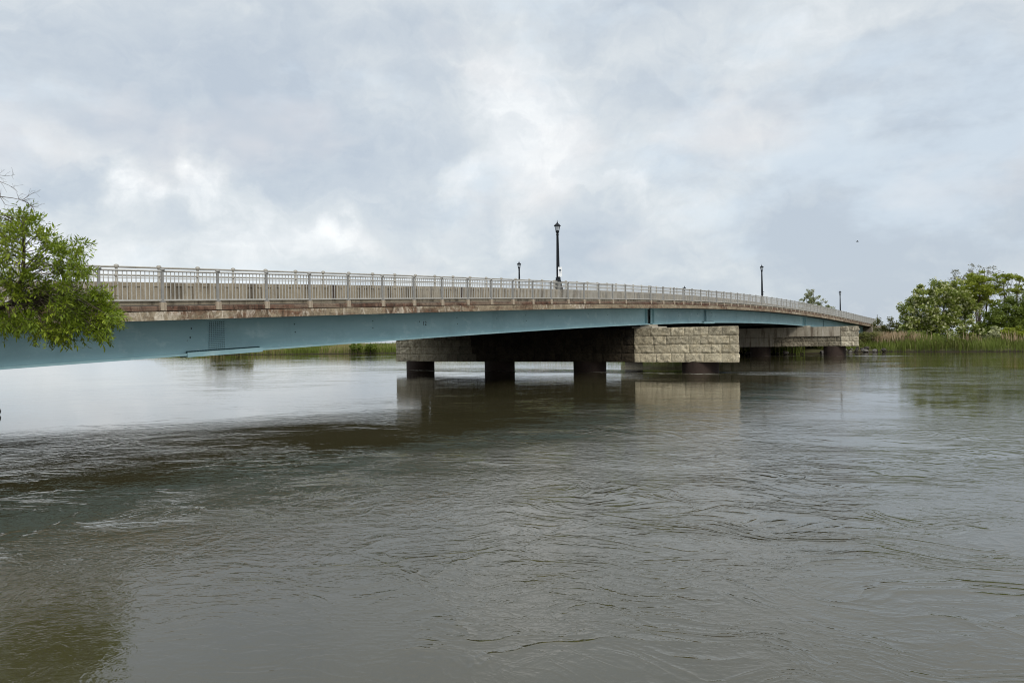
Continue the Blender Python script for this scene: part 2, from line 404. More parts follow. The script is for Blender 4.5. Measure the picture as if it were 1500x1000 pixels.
M['leaf_bright'] = mat_leaf('locust_leaves', [(0.165,0.20,0.020),(0.25,0.29,0.032),(0.32,0.36,0.05)], 0.45)
M['leaf_sparse'] = mat_leaf('young_grey_leaves', [(0.13,0.135,0.075),(0.18,0.18,0.11),(0.23,0.22,0.15)], 0.3)
M['leaf_dark'] = mat_leaf('dense_leaves', [(0.080,0.112,0.017),(0.13,0.17,0.024),(0.18,0.225,0.034)], 0.35)
M['leaf_olive'] = mat_leaf('olive_leaves', [(0.10,0.115,0.03),(0.15,0.155,0.042),(0.19,0.18,0.06)], 0.3)
M['leaf_pale'] = mat_leaf('pale_leaves', [(0.20,0.23,0.10),(0.28,0.30,0.16),(0.38,0.38,0.25)], 0.3)
M['reed'] = mat_leaf('reed_blades', [(0.075,0.075,0.018),(0.115,0.145,0.024),(0.15,0.195,0.036),(0.21,0.235,0.06),(0.34,0.27,0.15)], 0.35, 0.7)
M['reedtan'] = mat_leaf('dead_reed', [(0.30,0.22,0.125),(0.42,0.31,0.19),(0.50,0.39,0.27)], 0.2, 0.8)

# ------------------------------------------------------------------ ground and water
_fx = np.array([-900, -500, -250, -120, -65, -33, 0, 18, 30, 36, 41, 47, 53, 59, 66, 72, 80, 95, 130, 300, 900.])
_fy = np.array([ 520,  380,  290,  226, 201, 190, 172, 150, 124, 112, 109, 112, 116, 117, 109, 103.5, 100, 95, 84, 50, 0.])
_ny = np.array([-60, -10, 0, 8, 15, 22, 30, 45, 70, 110, 200, 400, 900.])
_nx = np.array([-6, -8, -9.2, -11, -13.4, -18.5, -26, -44, -76, -130, -270, -600, -1500.])
def shore_far(X): return np.interp(X, _fx, _fy)
def land_d(X, Y):
    """metres inland (negative = in the river)"""
    dfar = (Y - shore_far(X))*0.75
    dnear = (np.interp(Y, _ny, _nx) - X)*0.9
    return np.maximum(dfar, dnear)
def ground_z(X, Y):
    d = land_d(X, Y)
    z = np.interp(d, [-8, -2, 0, 0.8, 3, 14, 60, 400], [-2.0, -0.6, -0.02, 0.28, 0.55, 1.1, 1.6, 2.2])
    # approach embankments
    t = X*DV[0] + Y*DV[1]; o = X*NV[0] + Y*NV[1] - DF
    side = np.maximum(np.abs(o-12.5) - 13.2, 0)
    top = np.interp(t, [148, 152, 175, 260, 700], [1.0, 3.7, 3.6, 2.3, 2.0])
    e = top - side*0.62 - np.maximum(151.5-t, 0)*0.8
    z = np.where(t > 100, np.maximum(z, np.where(d > 0, e, -3)), z)
    e2 = 3.0 - side*0.62 - np.maximum(t+5.5, 0)*0.9
    z = np.where(t < 30, np.maximum(z, np.where(d > 0, e2, -3)), z)
    return z
def axis(fine0, fine1, step, lo, hi):
    mid = np.arange(fine0, fine1+step, step)
    a = [fine0]; s = step
    while a[-1] > lo: s *= 1.35; a.append(a[-1]-s)
    b = [mid[-1]]; s = step
    while b[-1] < hi: s *= 1.35; b.append(b[-1]+s)
    return np.array(a[:0:-1] + list(mid) + b[1:])
gx = axis(-130, 150, 1.6, -3000, 3000); gy = axis(-20, 240, 1.6, -300, 5000)
GX, GY = np.meshgrid(gx, gy)
GZ = ground_z(GX, GY)
jit = np.zeros_like(GZ)
for (i, j), _ in np.ndenumerate(GZ):
    if abs(GX[i,j]) < 160 and GY[i,j] < 260:
        jit[i,j] = mnoise.noise(Vector((GX[i,j]*0.31, GY[i,j]*0.31, 0.5)))
GZ = GZ + jit*np.where(GZ > 0.1, 0.22, 0.12)
nyg, nxg = GX.shape
ii = np.arange(nyg*nxg).reshape(nyg, nxg)
quads = np.stack([ii[:-1,:-1], ii[:-1,1:], ii[1:,1:], ii[1:,:-1]], -1).reshape(-1, 4)
ground = np_mesh('ground', np.stack([GX, GY, GZ], -1).reshape(-1, 3), quads, M['ground'], smooth=True)
tag(ground, kind='structure')
wm = MB(); wm.add([(-3000,-200,0),(3000,-200,0),(3000,4000,0),(-3000,4000,0)], [(0,1,2,3)])
tag(wm.build('water', M['water']), kind='structure')

# ------------------------------------------------------------------ bridge
P0 = W(0, 0, 0)
def broot(name, t, o, z):                     # an empty standing on the bridge, x along it
    return empty(name, W(t, o, z), PHI)
TS = list(np.arange(T0, T1, 2.0)) + [T1]
bridge = broot('road_bridge', 0, 0, 0)
tag(bridge, 'long low road bridge with blue green steel girders and stained concrete edge', 'bridge')

# deck slab, carriageway and pavements
d = MB(); d.sweep([(0.02,0.02),(25.0,0.02),(25.0,0.50),(0.02,0.50)][::-1], TS, ZB); d.build('deck_slab', M['deckslab'], bridge)
d = MB(); d.sweep([(3.35,0.504),(21.65,0.504),(21.65,0.56),(3.35,0.56)][::-1], TS, ZB); d.build('carriageway', M['asphalt'], bridge)
for o0, o1 in ((0.16, 2.85), (22.15, 24.84)):
    d = MB(); d.sweep([(o0,0.504),(o1,0.504),(o1,0.615),(o0,0.615)][::-1], TS, ZB); d.build('pavement', M['pavement'], bridge)
# posts of the outer fence
POSTS = []
tt = 13.47
while tt > T0: tt -= 2.03
tt += 2.03
while tt < 49.0: POSTS.append(tt); tt += 2.015
POSTS += [51.91, 54.24, 56.45]
tt = 58.4
while tt < 156.0: POSTS.append(tt); tt += 2.045
POSTS.append(157.2)
# outer concrete edge: lower band, ledge, kerb
f = MB()
f.sweep([(-0.10,0.0),(0.015,0.0),(0.015,0.285),(-0.10,0.285)][::-1], TS, ZB); 
f.build('edge_beam', M['fascia'], bridge)
# the ledge has small breaks and chips along it
rl = random.Random(3)
f = MB()
for a, bb in zip(POSTS[:-1], POSTS[1:]):
    x0 = a+0.11; x1 = bb-0.11
    cuts = [x0] + sorted(rl.uniform(x0+0.3, x1-0.3) for _ in range(rl.choice([0, 1, 1]))) + [x1]
    for p, q in zip(cuts[:-1], cuts[1:]):
        dz = rl.uniform(-0.012, 0.012); do = rl.uniform(-0.012, 0.012)
        f.sweep([(-0.055+do,0.315),(0.013,0.315),(0.013,0.468+dz),(-0.02+do,0.468+dz),(-0.05+do,0.44+dz)][::-1], [p+0.004, q-0.004], ZB)
f.build('ledge', M['coping'], bridge)
f = MB(); f.sweep([(0.05,0.49),(0.158,0.49),(0.158,0.63),(0.05,0.63)][::-1], TS, ZB); f.build('kerb', M['wall'], bridge)
f = MB(); f.box(-0.10, 0.10, -0.07, 0.05, 0.318, 0.585)
plinth = f.build('plinth', M['pedestal'], bridge)
for k, t in enumerate(POSTS):
    o = plinth if k == 0 else plinth.copy()
    if k: COL.objects.link(o); o.parent = bridge
    o.location = (t, 0, ZB(t))
f = MB(); f.sweep([(24.985,0.0),(25.10,0.0),(25.10,0.6),(24.985,0.6)][::-1], TS, ZB); f.build('edge_beam', M['fascia'], bridge)

# girders
GD = 1.22
SPANS = [(T0, 54.05), (54.55, 104.85), (105.35, 150.9)]
GIN = 0.35
def girder_mesh(mb, a, b, o, detail):
    ts = list(np.arange(a, b, 3.0)); ts = ts[:-1] + [b] if b - ts[-1] < 1.0 else ts + [b]
    mb.sweep([(o,-GD+0.045),(o+0.02,-GD+0.045),(o+0.02,0.018),(o,0.018)][::-1], ts, ZB)
    mb.sweep([(o-0.20,-GD-0.032),(o+0.22,-GD-0.032),(o+0.22,-GD+0.044),(o-0.20,-GD+0.044)][::-1], ts, ZB)
    mb.sweep([(o-0.15,-0.03),(o-0.003,-0.03),(o-0.003,0.017),(o-0.15,0.017)][::-1], ts, ZB)
def stiff(mb, t, o, w=0.03, d=0.17):
    z = ZB(t); mb.box(t-w/2, t+w/2, o-d, o-0.002, z-GD+0.046, z-0.032)
for k, (a, b) in enumerate(SPANS):
    g = MB(); girder_mesh(g, a, b, 0.9, True)
    go = g.build('girder', M['girder'], bridge, loc=(0, GIN, 0))
    sts = {0: [53.62], 1: [55.0, 104.5], 2: [105.72]}[k]
    plates = [(t, 0.17) for t in sts]
    if k > 0: plates.append((a+0.03, 0.05))
    if k == 1: plates.append((66.95, 0.10))
    for t, dd in plates:
        s = MB(); stiff(s, t, 0.9, 0.03, dd); s.build('stiffener', M['girder'], go)
    # drilled drain holes and small dark marks
    hole = None; rr = random.Random(40+k)
    t = a + 6.0
    while t < b-2:
        z = ZB(t)
        for dz in ((-0.30, -0.62) if rr.random() < 0.5 else (-0.42,)):
            q = t + rr.uniform(-0.05, 0.05)
            if hole is None:
                h = MB(); h.tube([(0, 0.902, 0), (0, 0.893, 0)], 0.028, 8); hole = ho = h.build('drain_hole', M['black'], go)
            else:
                ho = hole.copy(); COL.objects.link(ho); ho.parent = go
            ho.location = (q, 0, z+dz)
        t += rr.uniform(2.6, 4.6)
    def cover(t0, t1, cx0, cx1, rows=True):
        p = MB()
        if rows:                                   # bolted web splice
            p.sweep([(0.884,-GD+0.10),(0.898,-GD+0.10),(0.898,-0.05),(0.884,-0.05)][::-1], [cx0, cx1], ZB)
        p.sweep([(0.66,-GD-0.085),(1.16,-GD-0.085),(1.16,-GD-0.034),(0.66,-GD-0.034)][::-1], [t0, (t0+t1)/2, t1], ZB)
        p.sweep([(0.66,-GD-0.033),(0.697,-GD-0.033),(0.697,-GD+0.085),(0.66,-GD+0.085)][::-1], [t0, (t0+t1)/2, t1], ZB)
        p.build('splice_plate', M['girder'], go)
        q = MB()
        if rows:
            nc, nr = 8, 15
            for i in range(nc):
                for j in range(nr):
                    x = cx0+0.05+(cx1-cx0-0.10)*i/(nc-1); z = ZB(x)-GD+0.17+(GD-0.28)*j/(nr-1)
                    q.tube([(x, 0.885, z), (x, 0.862, z)], 0.017, 6)
            x = t0 + 0.06
            while x < t1-0.04:
                z = ZB(x)-GD+0.046
                q.tube([(x, 0.75, z), (x, 0.75, z+0.085)], 0.026, 6); q.tube([(x, 0.83, z), (x, 0.83, z+0.085)], 0.026, 6)
                x += 0.105
        else:
            for i in range(3):
                for j in range(12):
                    x = cx0+0.05+(cx1-cx0-0.10)*i/2; z = ZB(x)-GD+0.17+(GD-0.28)*j/11
                    q.tube([(x, 0.885, z), (x, 0.87, z)], 0.015, 6)
        tag(q.build('bolts', M['bolt'], go), kind='stuff')
    if k == 0: cover(14.8, 17.9, 15.75, 16.43)
    if k == 1: cover(66.1, 68.9, 66.6, 67.3)
    if k == 2: cover(116.0, 118.2, 116.9, 117.5)
    if k == 0:
        cu = bpy.data.curves.new('num', 'FONT'); cu.body = '12'; cu.size = 0.30; cu.extrude = 0.002; cu.align_x = 'CENTER'
        to = bpy.data.objects.new('num', cu); COL.objects.link(to)
        dg = bpy.context.evaluated_depsgraph_get()
        me = bpy.data.meshes.new_from_object(to.evaluated_get(dg)); bpy.data.objects.remove(to)
        no = bpy.data.objects.new('span_number', me); COL.objects.link(no); me.materials.clear(); me.materials.append(M['black'])
        no.parent = go; no.location = (27.56, 0.896, ZB(27.56)-0.62); no.rotation_euler = (R(90), 0, 0)
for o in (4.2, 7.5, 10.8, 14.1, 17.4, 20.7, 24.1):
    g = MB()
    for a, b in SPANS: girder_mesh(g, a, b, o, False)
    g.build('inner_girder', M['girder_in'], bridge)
for a, b in SPANS:
    t = a+0.6
    while t < b:
        z = ZB(t); g = MB()
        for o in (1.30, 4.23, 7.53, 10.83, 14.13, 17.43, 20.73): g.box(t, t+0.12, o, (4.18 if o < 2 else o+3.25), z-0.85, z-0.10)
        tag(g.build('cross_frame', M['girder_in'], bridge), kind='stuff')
        t += 8.2
for t, zp in ((54.18, 3.435), (104.98, 3.865)):
    z = ZB(t)
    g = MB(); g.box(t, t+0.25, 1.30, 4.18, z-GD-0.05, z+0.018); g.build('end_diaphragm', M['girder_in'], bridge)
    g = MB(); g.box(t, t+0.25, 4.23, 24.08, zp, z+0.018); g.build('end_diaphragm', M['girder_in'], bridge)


# ------------------------------------------------------------------ outer fence
fence = broot('railing_fence', T0, 0.0, 0)
tag(fence, 'grey metal picket railing along the outer edge of the bridge pavement', 'railing')
FO = 0.0
post = None
for t in POSTS:
    z = ZD(t)
    if post is None:
        p = MB()
        p.box(-0.038, 0.038, -0.033, 0.033, -0.03, 1.00); p.box(-0.075, 0.075, -0.06, 0.06, -0.03, 0.0)
        p.lathe([(0.062,1.0),(0.082,1.012),(0.082,1.035),(0.062,1.062),(0.02,1.075)], seg=12)
        post = p.build('post', M['fencepost'], fence); o = post
    else:
        o = post.copy(); COL.objects.link(o); o.parent = fence
    o.location = (t-T0, 0, z)
f = MB(); tsr = [POSTS[0]+i*(POSTS[-1]-POSTS[0])/160 for i in range(161)]
f.tube([(t-T0, -0.002, ZD(t)+0.985) for t in tsr], 0.034, 8); f.build('top_rail', M['fence'], fence)
f = MB(); f.sweep([(-0.022,0.020),(0.022,0.020),(0.022,0.068),(-0.022,0.068)][::-1], tsr, ZD); f.build('bottom_rail', M['fence'], fence, off=(T0,0,0))
f = MB(); f.sweep([(-0.012,0.735),(0.012,0.735),(0.012,0.762),(-0.012,0.762)][::-1], tsr, ZD); f.build('middle_rail', M['fence'], fence, off=(T0,0,0))
for a, b in zip(POSTS[:-1], POSTS[1:]):
    p = MB(); n = max(13, int(round((b-a)/0.145))-1)
    for k in range(1, n+1):
        t = a + (b-a)*k/(n+1); z = ZD(t)
        p.box(t-0.0105, t+0.0105, -0.0105, 0.0105, z+0.06, z+0.97)
    p.build('picket_panel', M['fence'], fence, off=(T0, 0, 0))

# ------------------------------------------------------------------ parapets beside the carriageway
def parapet(name, o0, label, near):
    root = broot(name, T0, o0, 0); tag(root, label, 'parapet')
    s = -1 if near else 1
    w = MB()
    TW = sorted(set(TS))
    w.sweep([(-0.092,-0.11),(0.20,-0.11),(0.20,0.80),(-0.092,0.80)][::-1], TW, ZD)           # core
    w.sweep([(-0.13,0.66),(-0.063,0.66),(-0.063,0.805),(-0.13,0.805)][::-1], TW, ZD)       # coping band
    w.sweep([(-0.13,-0.11),(-0.063,-0.11),(-0.063,0.10),(-0.13,0.10)][::-1], TW, ZD)       # base band
    if near:
        t = T0+0.2
        k = 0
        while t < T1-0.5:
            wd = 0.24 if k % 4 else 0.42
            z = ZD(t+wd/2)
            w.box(t, t+wd, -0.128, -0.063, z+0.09, z+0.665); t += wd+0.215; k += 1
    w.build('wall', M['wall'], root, off=(T0, 0, 0))
    if near:
        # dark upright joints
        j = MB()
        for t in (23.2, 32.6, 56.0, 85.0, 118.0):
            z = ZD(t); j.box(t-0.10, t+0.10, -0.136, -0.1, z+0.0, z+0.80)
        j.build('expansion_joint', M['caisson'], root, off=(T0, 0, 0))
    if near:
        pr = None; t = 13.40-1.552*6
        while t < T1:
            if pr is None:
                p = MB()
                p.lathe([(0.10,0.0),(0.10,0.025),(0.055,0.04),(0.045,0.21),(0.075,0.225),(0.075,0.285),(0.045,0.30),(0.045,0.50),(0.085,0.52),(0.09,0.58),(0.07,0.625),(0.02,0.645)], seg=10)
                pr = p.build('rail_post', M['railpost'], root); o = pr
            else:
                o = pr.copy(); COL.objects.link(o); o.parent = root
            o.location = (t-T0, 0.03, ZD(t)+0.80); t += 1.552
        for nm, dz, r in (('upper_tube', 1.345, 0.036), ('lower_tube', 1.055, 0.030)):
            q = MB(); q.tube([(t-T0, 0.03, ZD(t)+dz) for t in np.linspace(3, T1, 150)], r, 8)
            q.build(nm, M['railpost'], root)
parapet('concrete_parapet', 3.0, 'weathered tan concrete parapet with two tube rails on top, behind the picket railing', True)
parapet('concrete_parapet', 22.0, 'far concrete parapet along the other side of the carriageway, behind the near parapet', False)

# ------------------------------------------------------------------ lamps on the bridge
def make_lamp():
    root = empty('street_lamp', (0,0,0), PHI)
    b = MB()
    b.lathe([(0.34,0.0),(0.34,0.12),(0.29,0.18),(0.20,0.60),(0.165,0.74),(0.185,0.77),(0.185,0.80)], seg=8, smooth=False)
    b.build('base', M['lamp'], root)
    p = MB()
    p.lathe([(0.125,0.80),(0.118,0.9),(0.115,1.45),(0.10,2.4),(0.078,3.70),(0.095,3.74),(0.095,3.80),(0.06,3.84)], seg=12)
    p.build('pole', M['lamp'], root)
    l = MB()
    l.lathe([(0.06,3.84),(0.12,3.90),(0.135,4.0),(0.10,4.03)], seg=8, smooth=False)
    for k in range(8):
        a = 2*math.pi*k/8
        l.tube([(0.115*math.cos(a),0.115*math.sin(a),4.0),(0.185*math.cos(a),0.185*math.sin(a),4.33)], 0.011, 5)
    l.build('lantern_frame', M['lamp'], root)
    g = MB(); g.lathe([(0.105,4.02),(0.175,4.33)], seg=8, smooth=False); g.build('glass', M['glass'], root)
    c = MB()
    c.lathe([(0.19,4.325),(0.245,4.335),(0.245,4.37),(0.15,4.47),(0.06,4.53),(0.045,4.57),(0.05,4.60),(0.018,4.64),(0.008,4.76)], seg=8, smooth=False)
    c.build('roof', M['lamp'], root)
    return root
def copy_tree(o, parent=None):
    c = o.copy(); COL.objects.link(c)
    if parent: c.parent = parent
    for ch in list(o.children): copy_tree(ch, c)
    return c
LG = 'black lamp posts along the bridge'
lampd = [(43.46, 3.06, 'tallest black lantern post, carrying a white notice, rising from the near parapet'),
         (92.0, 3.06, 'black lantern post on a grey flared base at the crest of the bridge, near side'),
         (139.6, 3.06, 'black lantern post on the near parapet close to the far end of the bridge'),
         (66.9, 22.06, 'slim black lantern post on the far parapet, just left of the tallest post'),
         (115.1, 22.06, 'black lantern post whose head alone clears the parapet, mid bridge on the far side')]
proto = None
for k, (t, o, lab) in enumerate(lampd):
    L = make_lamp() if proto is None else copy_tree(proto)
    if proto is None: proto = L
    L.location = W(t, o, ZD(t)+0.807)
    if o > 10: L.location.z += -0.05
    tag(L, lab, 'street lamp', LG)
    if k == 1:
        for ch in L.children:
            if ch.name.startswith('base'):
                ch.data = ch.data.copy(); ch.data.materials.clear(); ch.data.materials.append(M['lampbase'])
        q = MB(); q.box(-0.02, 0.16, -0.13, -0.10, 1.0, 1.10); q.tube([(0.0,-0.1,1.32),(0.26,-0.16,1.34)], 0.03, 6)
        q.build('bracket', M['lamp'], L)
# notice on the tallest lamp
sl = W(43.46, 3.06, ZD(43.46)+0.807)
sr = empty('notice', sl + Vector((0.13, -0.17, 0.86)), R(-8)); tag(sr, 'small white notice strapped to the tallest lamp post', 'sign')
q = MB(); q.box(-0.135, 0.135, -0.008, 0.008, 0, 0.66); q.build('panel', M['sign'], sr)
q = MB(); q.box(-0.085, 0.075, -0.0105, -0.0075, 0.38, 0.50); q.box(-0.10, 0.10, -0.0105, -0.0075, 0.235, 0.25); q.box(-0.055, 0.06, -0.0105, -0.0075, 0.315, 0.33)
q.build('print', M['signink'], sr)

# ------------------------------------------------------------------ stone piers
def ashlar(u0, u1, courses, xf, mi_of, seed, depth=0.055, axis='o', minl=0.55, maxl=1.75, tone_of=None):
    """rough faced blocks in courses. u runs along the face; returns verts, quads, tone, mat index"""
    rr = random.Random(seed); V = []; Q = []; T = []; I = []; nv = 0
    for z0, z1 in courses:
        u = u0 - rr.uniform(0, 0.4); first = True
        while u < u1-0.02:
            ln = rr.uniform(minl, maxl)
            a = max(u, u0); b = min(u+ln, u1)
            if u1-b < 0.35: b = u1
            u = b
            if b-a < 0.12: continue
            nx = max(5, int((b-a)/0.09)); nz = 8
            tone = rr.uniform(0.80, 1.14)*(1.12 if z0 == courses[0][0] else 1.0)*(tone_of((a+b)/2) if tone_of else 1.0); sx = rr.uniform(-50, 50)
            bulge = rr.uniform(0.5, 1.25)*depth
            idx = np.zeros((nz+1, nx+1), int)
            for j in range(nz+1):
                for i in range(nx+1):
                    fu, fz = i/nx, j/nz
                    uu = a+0.007+(b-a-0.014)*fu; zz = z0+0.007+(z1-z0-0.014)*fz
                    ed = min(fu*(b-a), (1-fu)*(b-a), fz*(z1-z0), (1-fz)*(z1-z0))
                    k = min(1.0, ed/0.05)
                    nn = mnoise.fractal(Vector((uu*3.4+sx, zz*4.4, sx)), 0.8, 2.1, 5)
                    h = (0.010 + bulge*k*(0.7+1.25*nn)) if ed > 1e-6 else 0.0
                    V.append(xf(uu, zz, h)); idx[j, i] = nv; nv += 1
            for j in range(nz):
                for i in range(nx):
                    Q.append((idx[j,i], idx[j,i+1], idx[j+1,i+1], idx[j+1,i])); T.append(tone); I.append(mi_of((a+b)/2, z0))
    return V, Q, T, I

def stone_obj(name, parts, mats, parent):
    V = []; Q = []; T = []; I = []
    for v, q, t, i in parts:
        b = len(V); V += v; Q += [tuple(x+b for x in f) for f in q]; T += t; I += i
    o = np_mesh(name, np.array(V), np.array(Q), mats[0], parent, T)
    for m in mats[1:]: o.data.materials.append(m)
    o.data.polygons.foreach_set('material_index', I)
    return o

def cylinder(mb, t, o, z0, z1, r, seed):
    prof = [(r, z0), (r, z0+0.6)] + [(r, z0+0.6+(z1-z0-0.6)*k/4) for k in range(1, 5)]
    mb.lathe(prof, t, o, 28)

def pier(tf, tb, o0, o1, zb, zt, courses, nose, label, colo, seed, smooth_panel=None):
    root = broot('stone_pier', (tf+tb)/2, (o0+o1)/2, 0); tag(root, label, 'bridge pier', 'bridge piers standing in the river')
    cx, cy = (tf+tb)/2, (o0+o1)/2
    core = MB()
    core.box(tf+0.05-cx, tb-0.05-cx, o0+1.2-cy, o1-0.06-cy, zb+0.004, zt-0.05)
    for z0_, z1_, m_ in ((zb+0.004, zt-0.05, 0), (zt-0.046, zt-0.01, 1)):
        core.add([(tf+0.05-cx,o0+0.06-cy,z0_),(tb-0.05-cx,o0+1.14-cy,z0_),(tb-0.05-cx,o0+1.195-cy,z0_),(tf+0.05-cx,o0+1.195-cy,z0_),(tf+0.05-cx,o0+0.06-cy,z1_),(tb-0.05-cx,o0+1.14-cy,z1_),(tb-0.05-cx,o0+1.195-cy,z1_),(tf+0.05-cx,o0+1.195-cy,z1_)], [(0,3,2,1),(4,5,6,7),(0,1,5,4),(1,2,6,5),(2,3,7,6),(3,0,4,7)], m_)
    core.box(tf+0.02-cx, tb-0.02-cx, o0+1.2-cy, o1-0.03-cy, zt-0.046, zt-0.01, 1)
    core.build('core', [M['mortar'], M['seat']], root)
    # face towards the viewer (normal -t), two ends, back
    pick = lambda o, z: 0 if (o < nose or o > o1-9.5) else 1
    fade = lambda o: float(np.interp(o, [o1-9.5, o1-4.5, o1-2], [0.22, 0.72, 0.85])) if o > o1-9.5 else 1.0   # deck shade painted into the block tone, easing towards the lit end
    NO = 0.10                                                # the nose stands a little proud
    parts = []
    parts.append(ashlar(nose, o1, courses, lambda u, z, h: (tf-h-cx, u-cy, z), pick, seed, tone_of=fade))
    parts.append(ashlar(o0, nose, courses, lambda u, z, h: (tf-NO-h-cx, u-cy, z), lambda o, z: 0, seed+1))
    parts.append(ashlar(tf-NO, tb, courses, lambda u, z, h: (u-cx, o0-h*1.5-cy+0.40*(u-tf+NO), z), lambda o, z: 0, seed+2))
    parts.append(ashlar(tf, tb, courses, lambda u, z, h: (u-cx, o1+h-cy, z), lambda o, z: 0, seed+3))
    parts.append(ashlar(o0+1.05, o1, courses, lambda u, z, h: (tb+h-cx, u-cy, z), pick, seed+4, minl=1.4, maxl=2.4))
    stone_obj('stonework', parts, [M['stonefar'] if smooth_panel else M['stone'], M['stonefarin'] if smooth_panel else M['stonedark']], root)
    # fill behind the proud nose
    nb = MB(); nb.box(tf-NO+0.01-cx, tf+0.045-cx, o0+0.05-cy, nose-0.01-cy, zb+0.01, zt-0.012); nb.build('nose_backing', M['mortar'], root)
    for o in colo:
        c = MB(); cylinder(c, 0, 0, -1.5, zb+0.05, 1.35, seed)
        c.build('caisson', M['caisson'], root, loc=((tf+1.2)-cx, o-cy, 0))
    return root, cx, cy

cs2 = [(0.80,1.49),(1.49,2.13),(2.13,2.77),(2.77,3.43)]
p2, cx2, cy2 = pier(52.6, 55.9, -6.42, 27.0, 0.80, 3.43, cs2, 1.70,
    'nearer stone pier, its pale right end lit, on four round dark caissons', [-3.1, 6.35, 15.5, 24.95], 5)
s = MB(); s.box(52.75-cx2, 55.6-cx2, 0.30-cy2, 2.0-cy2, 3.425, 3.56); s.box(53.5-cx2, 55.1-cx2, 0.85-cy2, 1.65-cy2, 3.562, ZB(53.5)-GD-0.024); s.build('bearing_seat', M['seat'], p2)
s = MB()
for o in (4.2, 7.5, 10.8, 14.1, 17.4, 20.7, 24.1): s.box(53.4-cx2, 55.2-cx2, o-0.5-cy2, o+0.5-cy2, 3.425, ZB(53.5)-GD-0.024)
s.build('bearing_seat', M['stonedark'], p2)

cs3 = [(1.27,1.92),(1.92,2.56),(2.56,3.2),(3.2,3.86)]
p3, cx3, cy3 = pier(102.5, 106.6, -6.0, 27.5, 1.27, 3.86, cs3, -3.9,
    'farther stone pier with a smooth concrete patch, smaller in view', [-2.87, 6.75, 16.3, 25.9], 25, True)
s = MB(); s.box(104.2-cx3, 106.0-cx3, 0.6-cy3, 1.9-cy3, 3.855, ZB(103.6)-GD-0.024); s.build('bearing_seat', M['seat'], p3)
s = MB()
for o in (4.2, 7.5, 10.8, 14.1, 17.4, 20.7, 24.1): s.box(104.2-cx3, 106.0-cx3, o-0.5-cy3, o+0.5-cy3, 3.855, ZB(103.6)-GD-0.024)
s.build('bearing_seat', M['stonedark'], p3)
s = MB(); s.box(102.30-cx3, 102.49-cx3, -3.85-cy3, 2.6-cy3, 2.60, 3.84); s.box(102.33-cx3, 102.49-cx3, 2.62-cy3, 12-cy3, 2.55, 3.83, 1)
s.box(102.31-cx3, 102.49-cx3, 4.6-cy3, 11.5-cy3, 1.29, 2.50, 1)
s.build('concrete_patch', [M['patch'], M['patch']], p3)

# abutment at the far end
ab = broot('bridge_abutment', 151, 12.5, 0); tag(ab, 'weathered concrete abutment holding the far end of the bridge above the reeds', 'abutment')
s = MB()
s.box(150.0-151, 151.0-151, 0.1-12.5, 24.9-12.5, 0.3, ZB(150.5)-GD-0.03)
s.box(150.96-151, 152.2-151, -0.2-12.5, 25.2-12.5, 0.3, ZB(151.5)-0.02)
s.sweep([(-0.15-12.5,-2.5),(0.35-12.5,-2.5),(0.35-12.5,-0.01),(-0.15-12.5,-0.01)][::-1], [152.2-151, 164-151], lambda t: ZB(min(t+151, 158))-0.0)
s.box(157.4-151, 164-151, -0.14-12.5, 0.34-12.5, ZB(157.4)-0.005, ZB(157.4)+0.42)
s.build('wall', M['abut'], ab)
# road beyond
r = MB(); r.sweep([(3.3,0.3),(21.7,0.3),(21.7,0.5),(3.3,0.5)][::-1], [T1, 165, 180, 260, 420], lambda t: np.interp(t, [T1, 180, 260, 420], [ZB(T1)+0.06, ZB(T1)-0.2, 2.3, 1.9])); 
tag(r.build('road', M['asphalt'], loc=P0, rz=PHI), kind='structure')

# small posts at the far end
q = MB(); q.tube([(0,0,0),(0,0,2.55)], [0.075,0.06], 8); q.lathe([(0.13,0),(0.13,0.05),(0.07,0.09)], seg=10)
o = q.build('utility_post', M['lampbase'], loc=(71.9,145.0,4.2)); tag(o, 'plain grey post standing just past the right end of the bridge railing', 'post')
q = MB(); q.tube([(0,0,0),(0,0,2.2)], [0.07,0.06], 8); q.box(-0.12, 0.12, -0.02, 0.02, 1.7, 2.3)
o = q.build('marker_post', M['lampbase'], loc=W(134.5, 21.9, ZD(134.5)+0.78), rz=0.1); tag(o, 'short grey post showing above the parapet right of the farthest lamp post', 'post')

# ------------------------------------------------------------------ rocks, log, bird
def rock(loc, s, seed, m):
    rr = random.Random(seed); mb = MB()
    bm_v = []; seg, rings = 10, 6
    for j in range(rings+1):
        ph = math.pi*j/rings
        for k in range(seg):
            a = 2*math.pi*k/seg
            n = Vector((math.sin(ph)*math.cos(a), math.sin(ph)*math.sin(a), math.cos(ph)))
            h = 1+0.45*mnoise.noise(n*1.7+Vector((seed*3.1,0,0)))
            c = max(abs(n.x), abs(n.y), abs(n.z)); h *= 0.75+0.25/c*0.8
            bm_v.append((n.x*h*s[0], n.y*h*s[1], n.z*h*s[2]))
    fs = [(j*seg+k, (j+1)*seg+k, (j+1)*seg+(k+1) % seg, j*seg+(k+1) % seg) for j in range(rings) for k in range(seg)]
    mb.add(bm_v, fs)
    o = mb.build('riprap_rock', m, loc=loc, rz=rr.uniform(0, 6))
    return o
rr = random.Random(77)
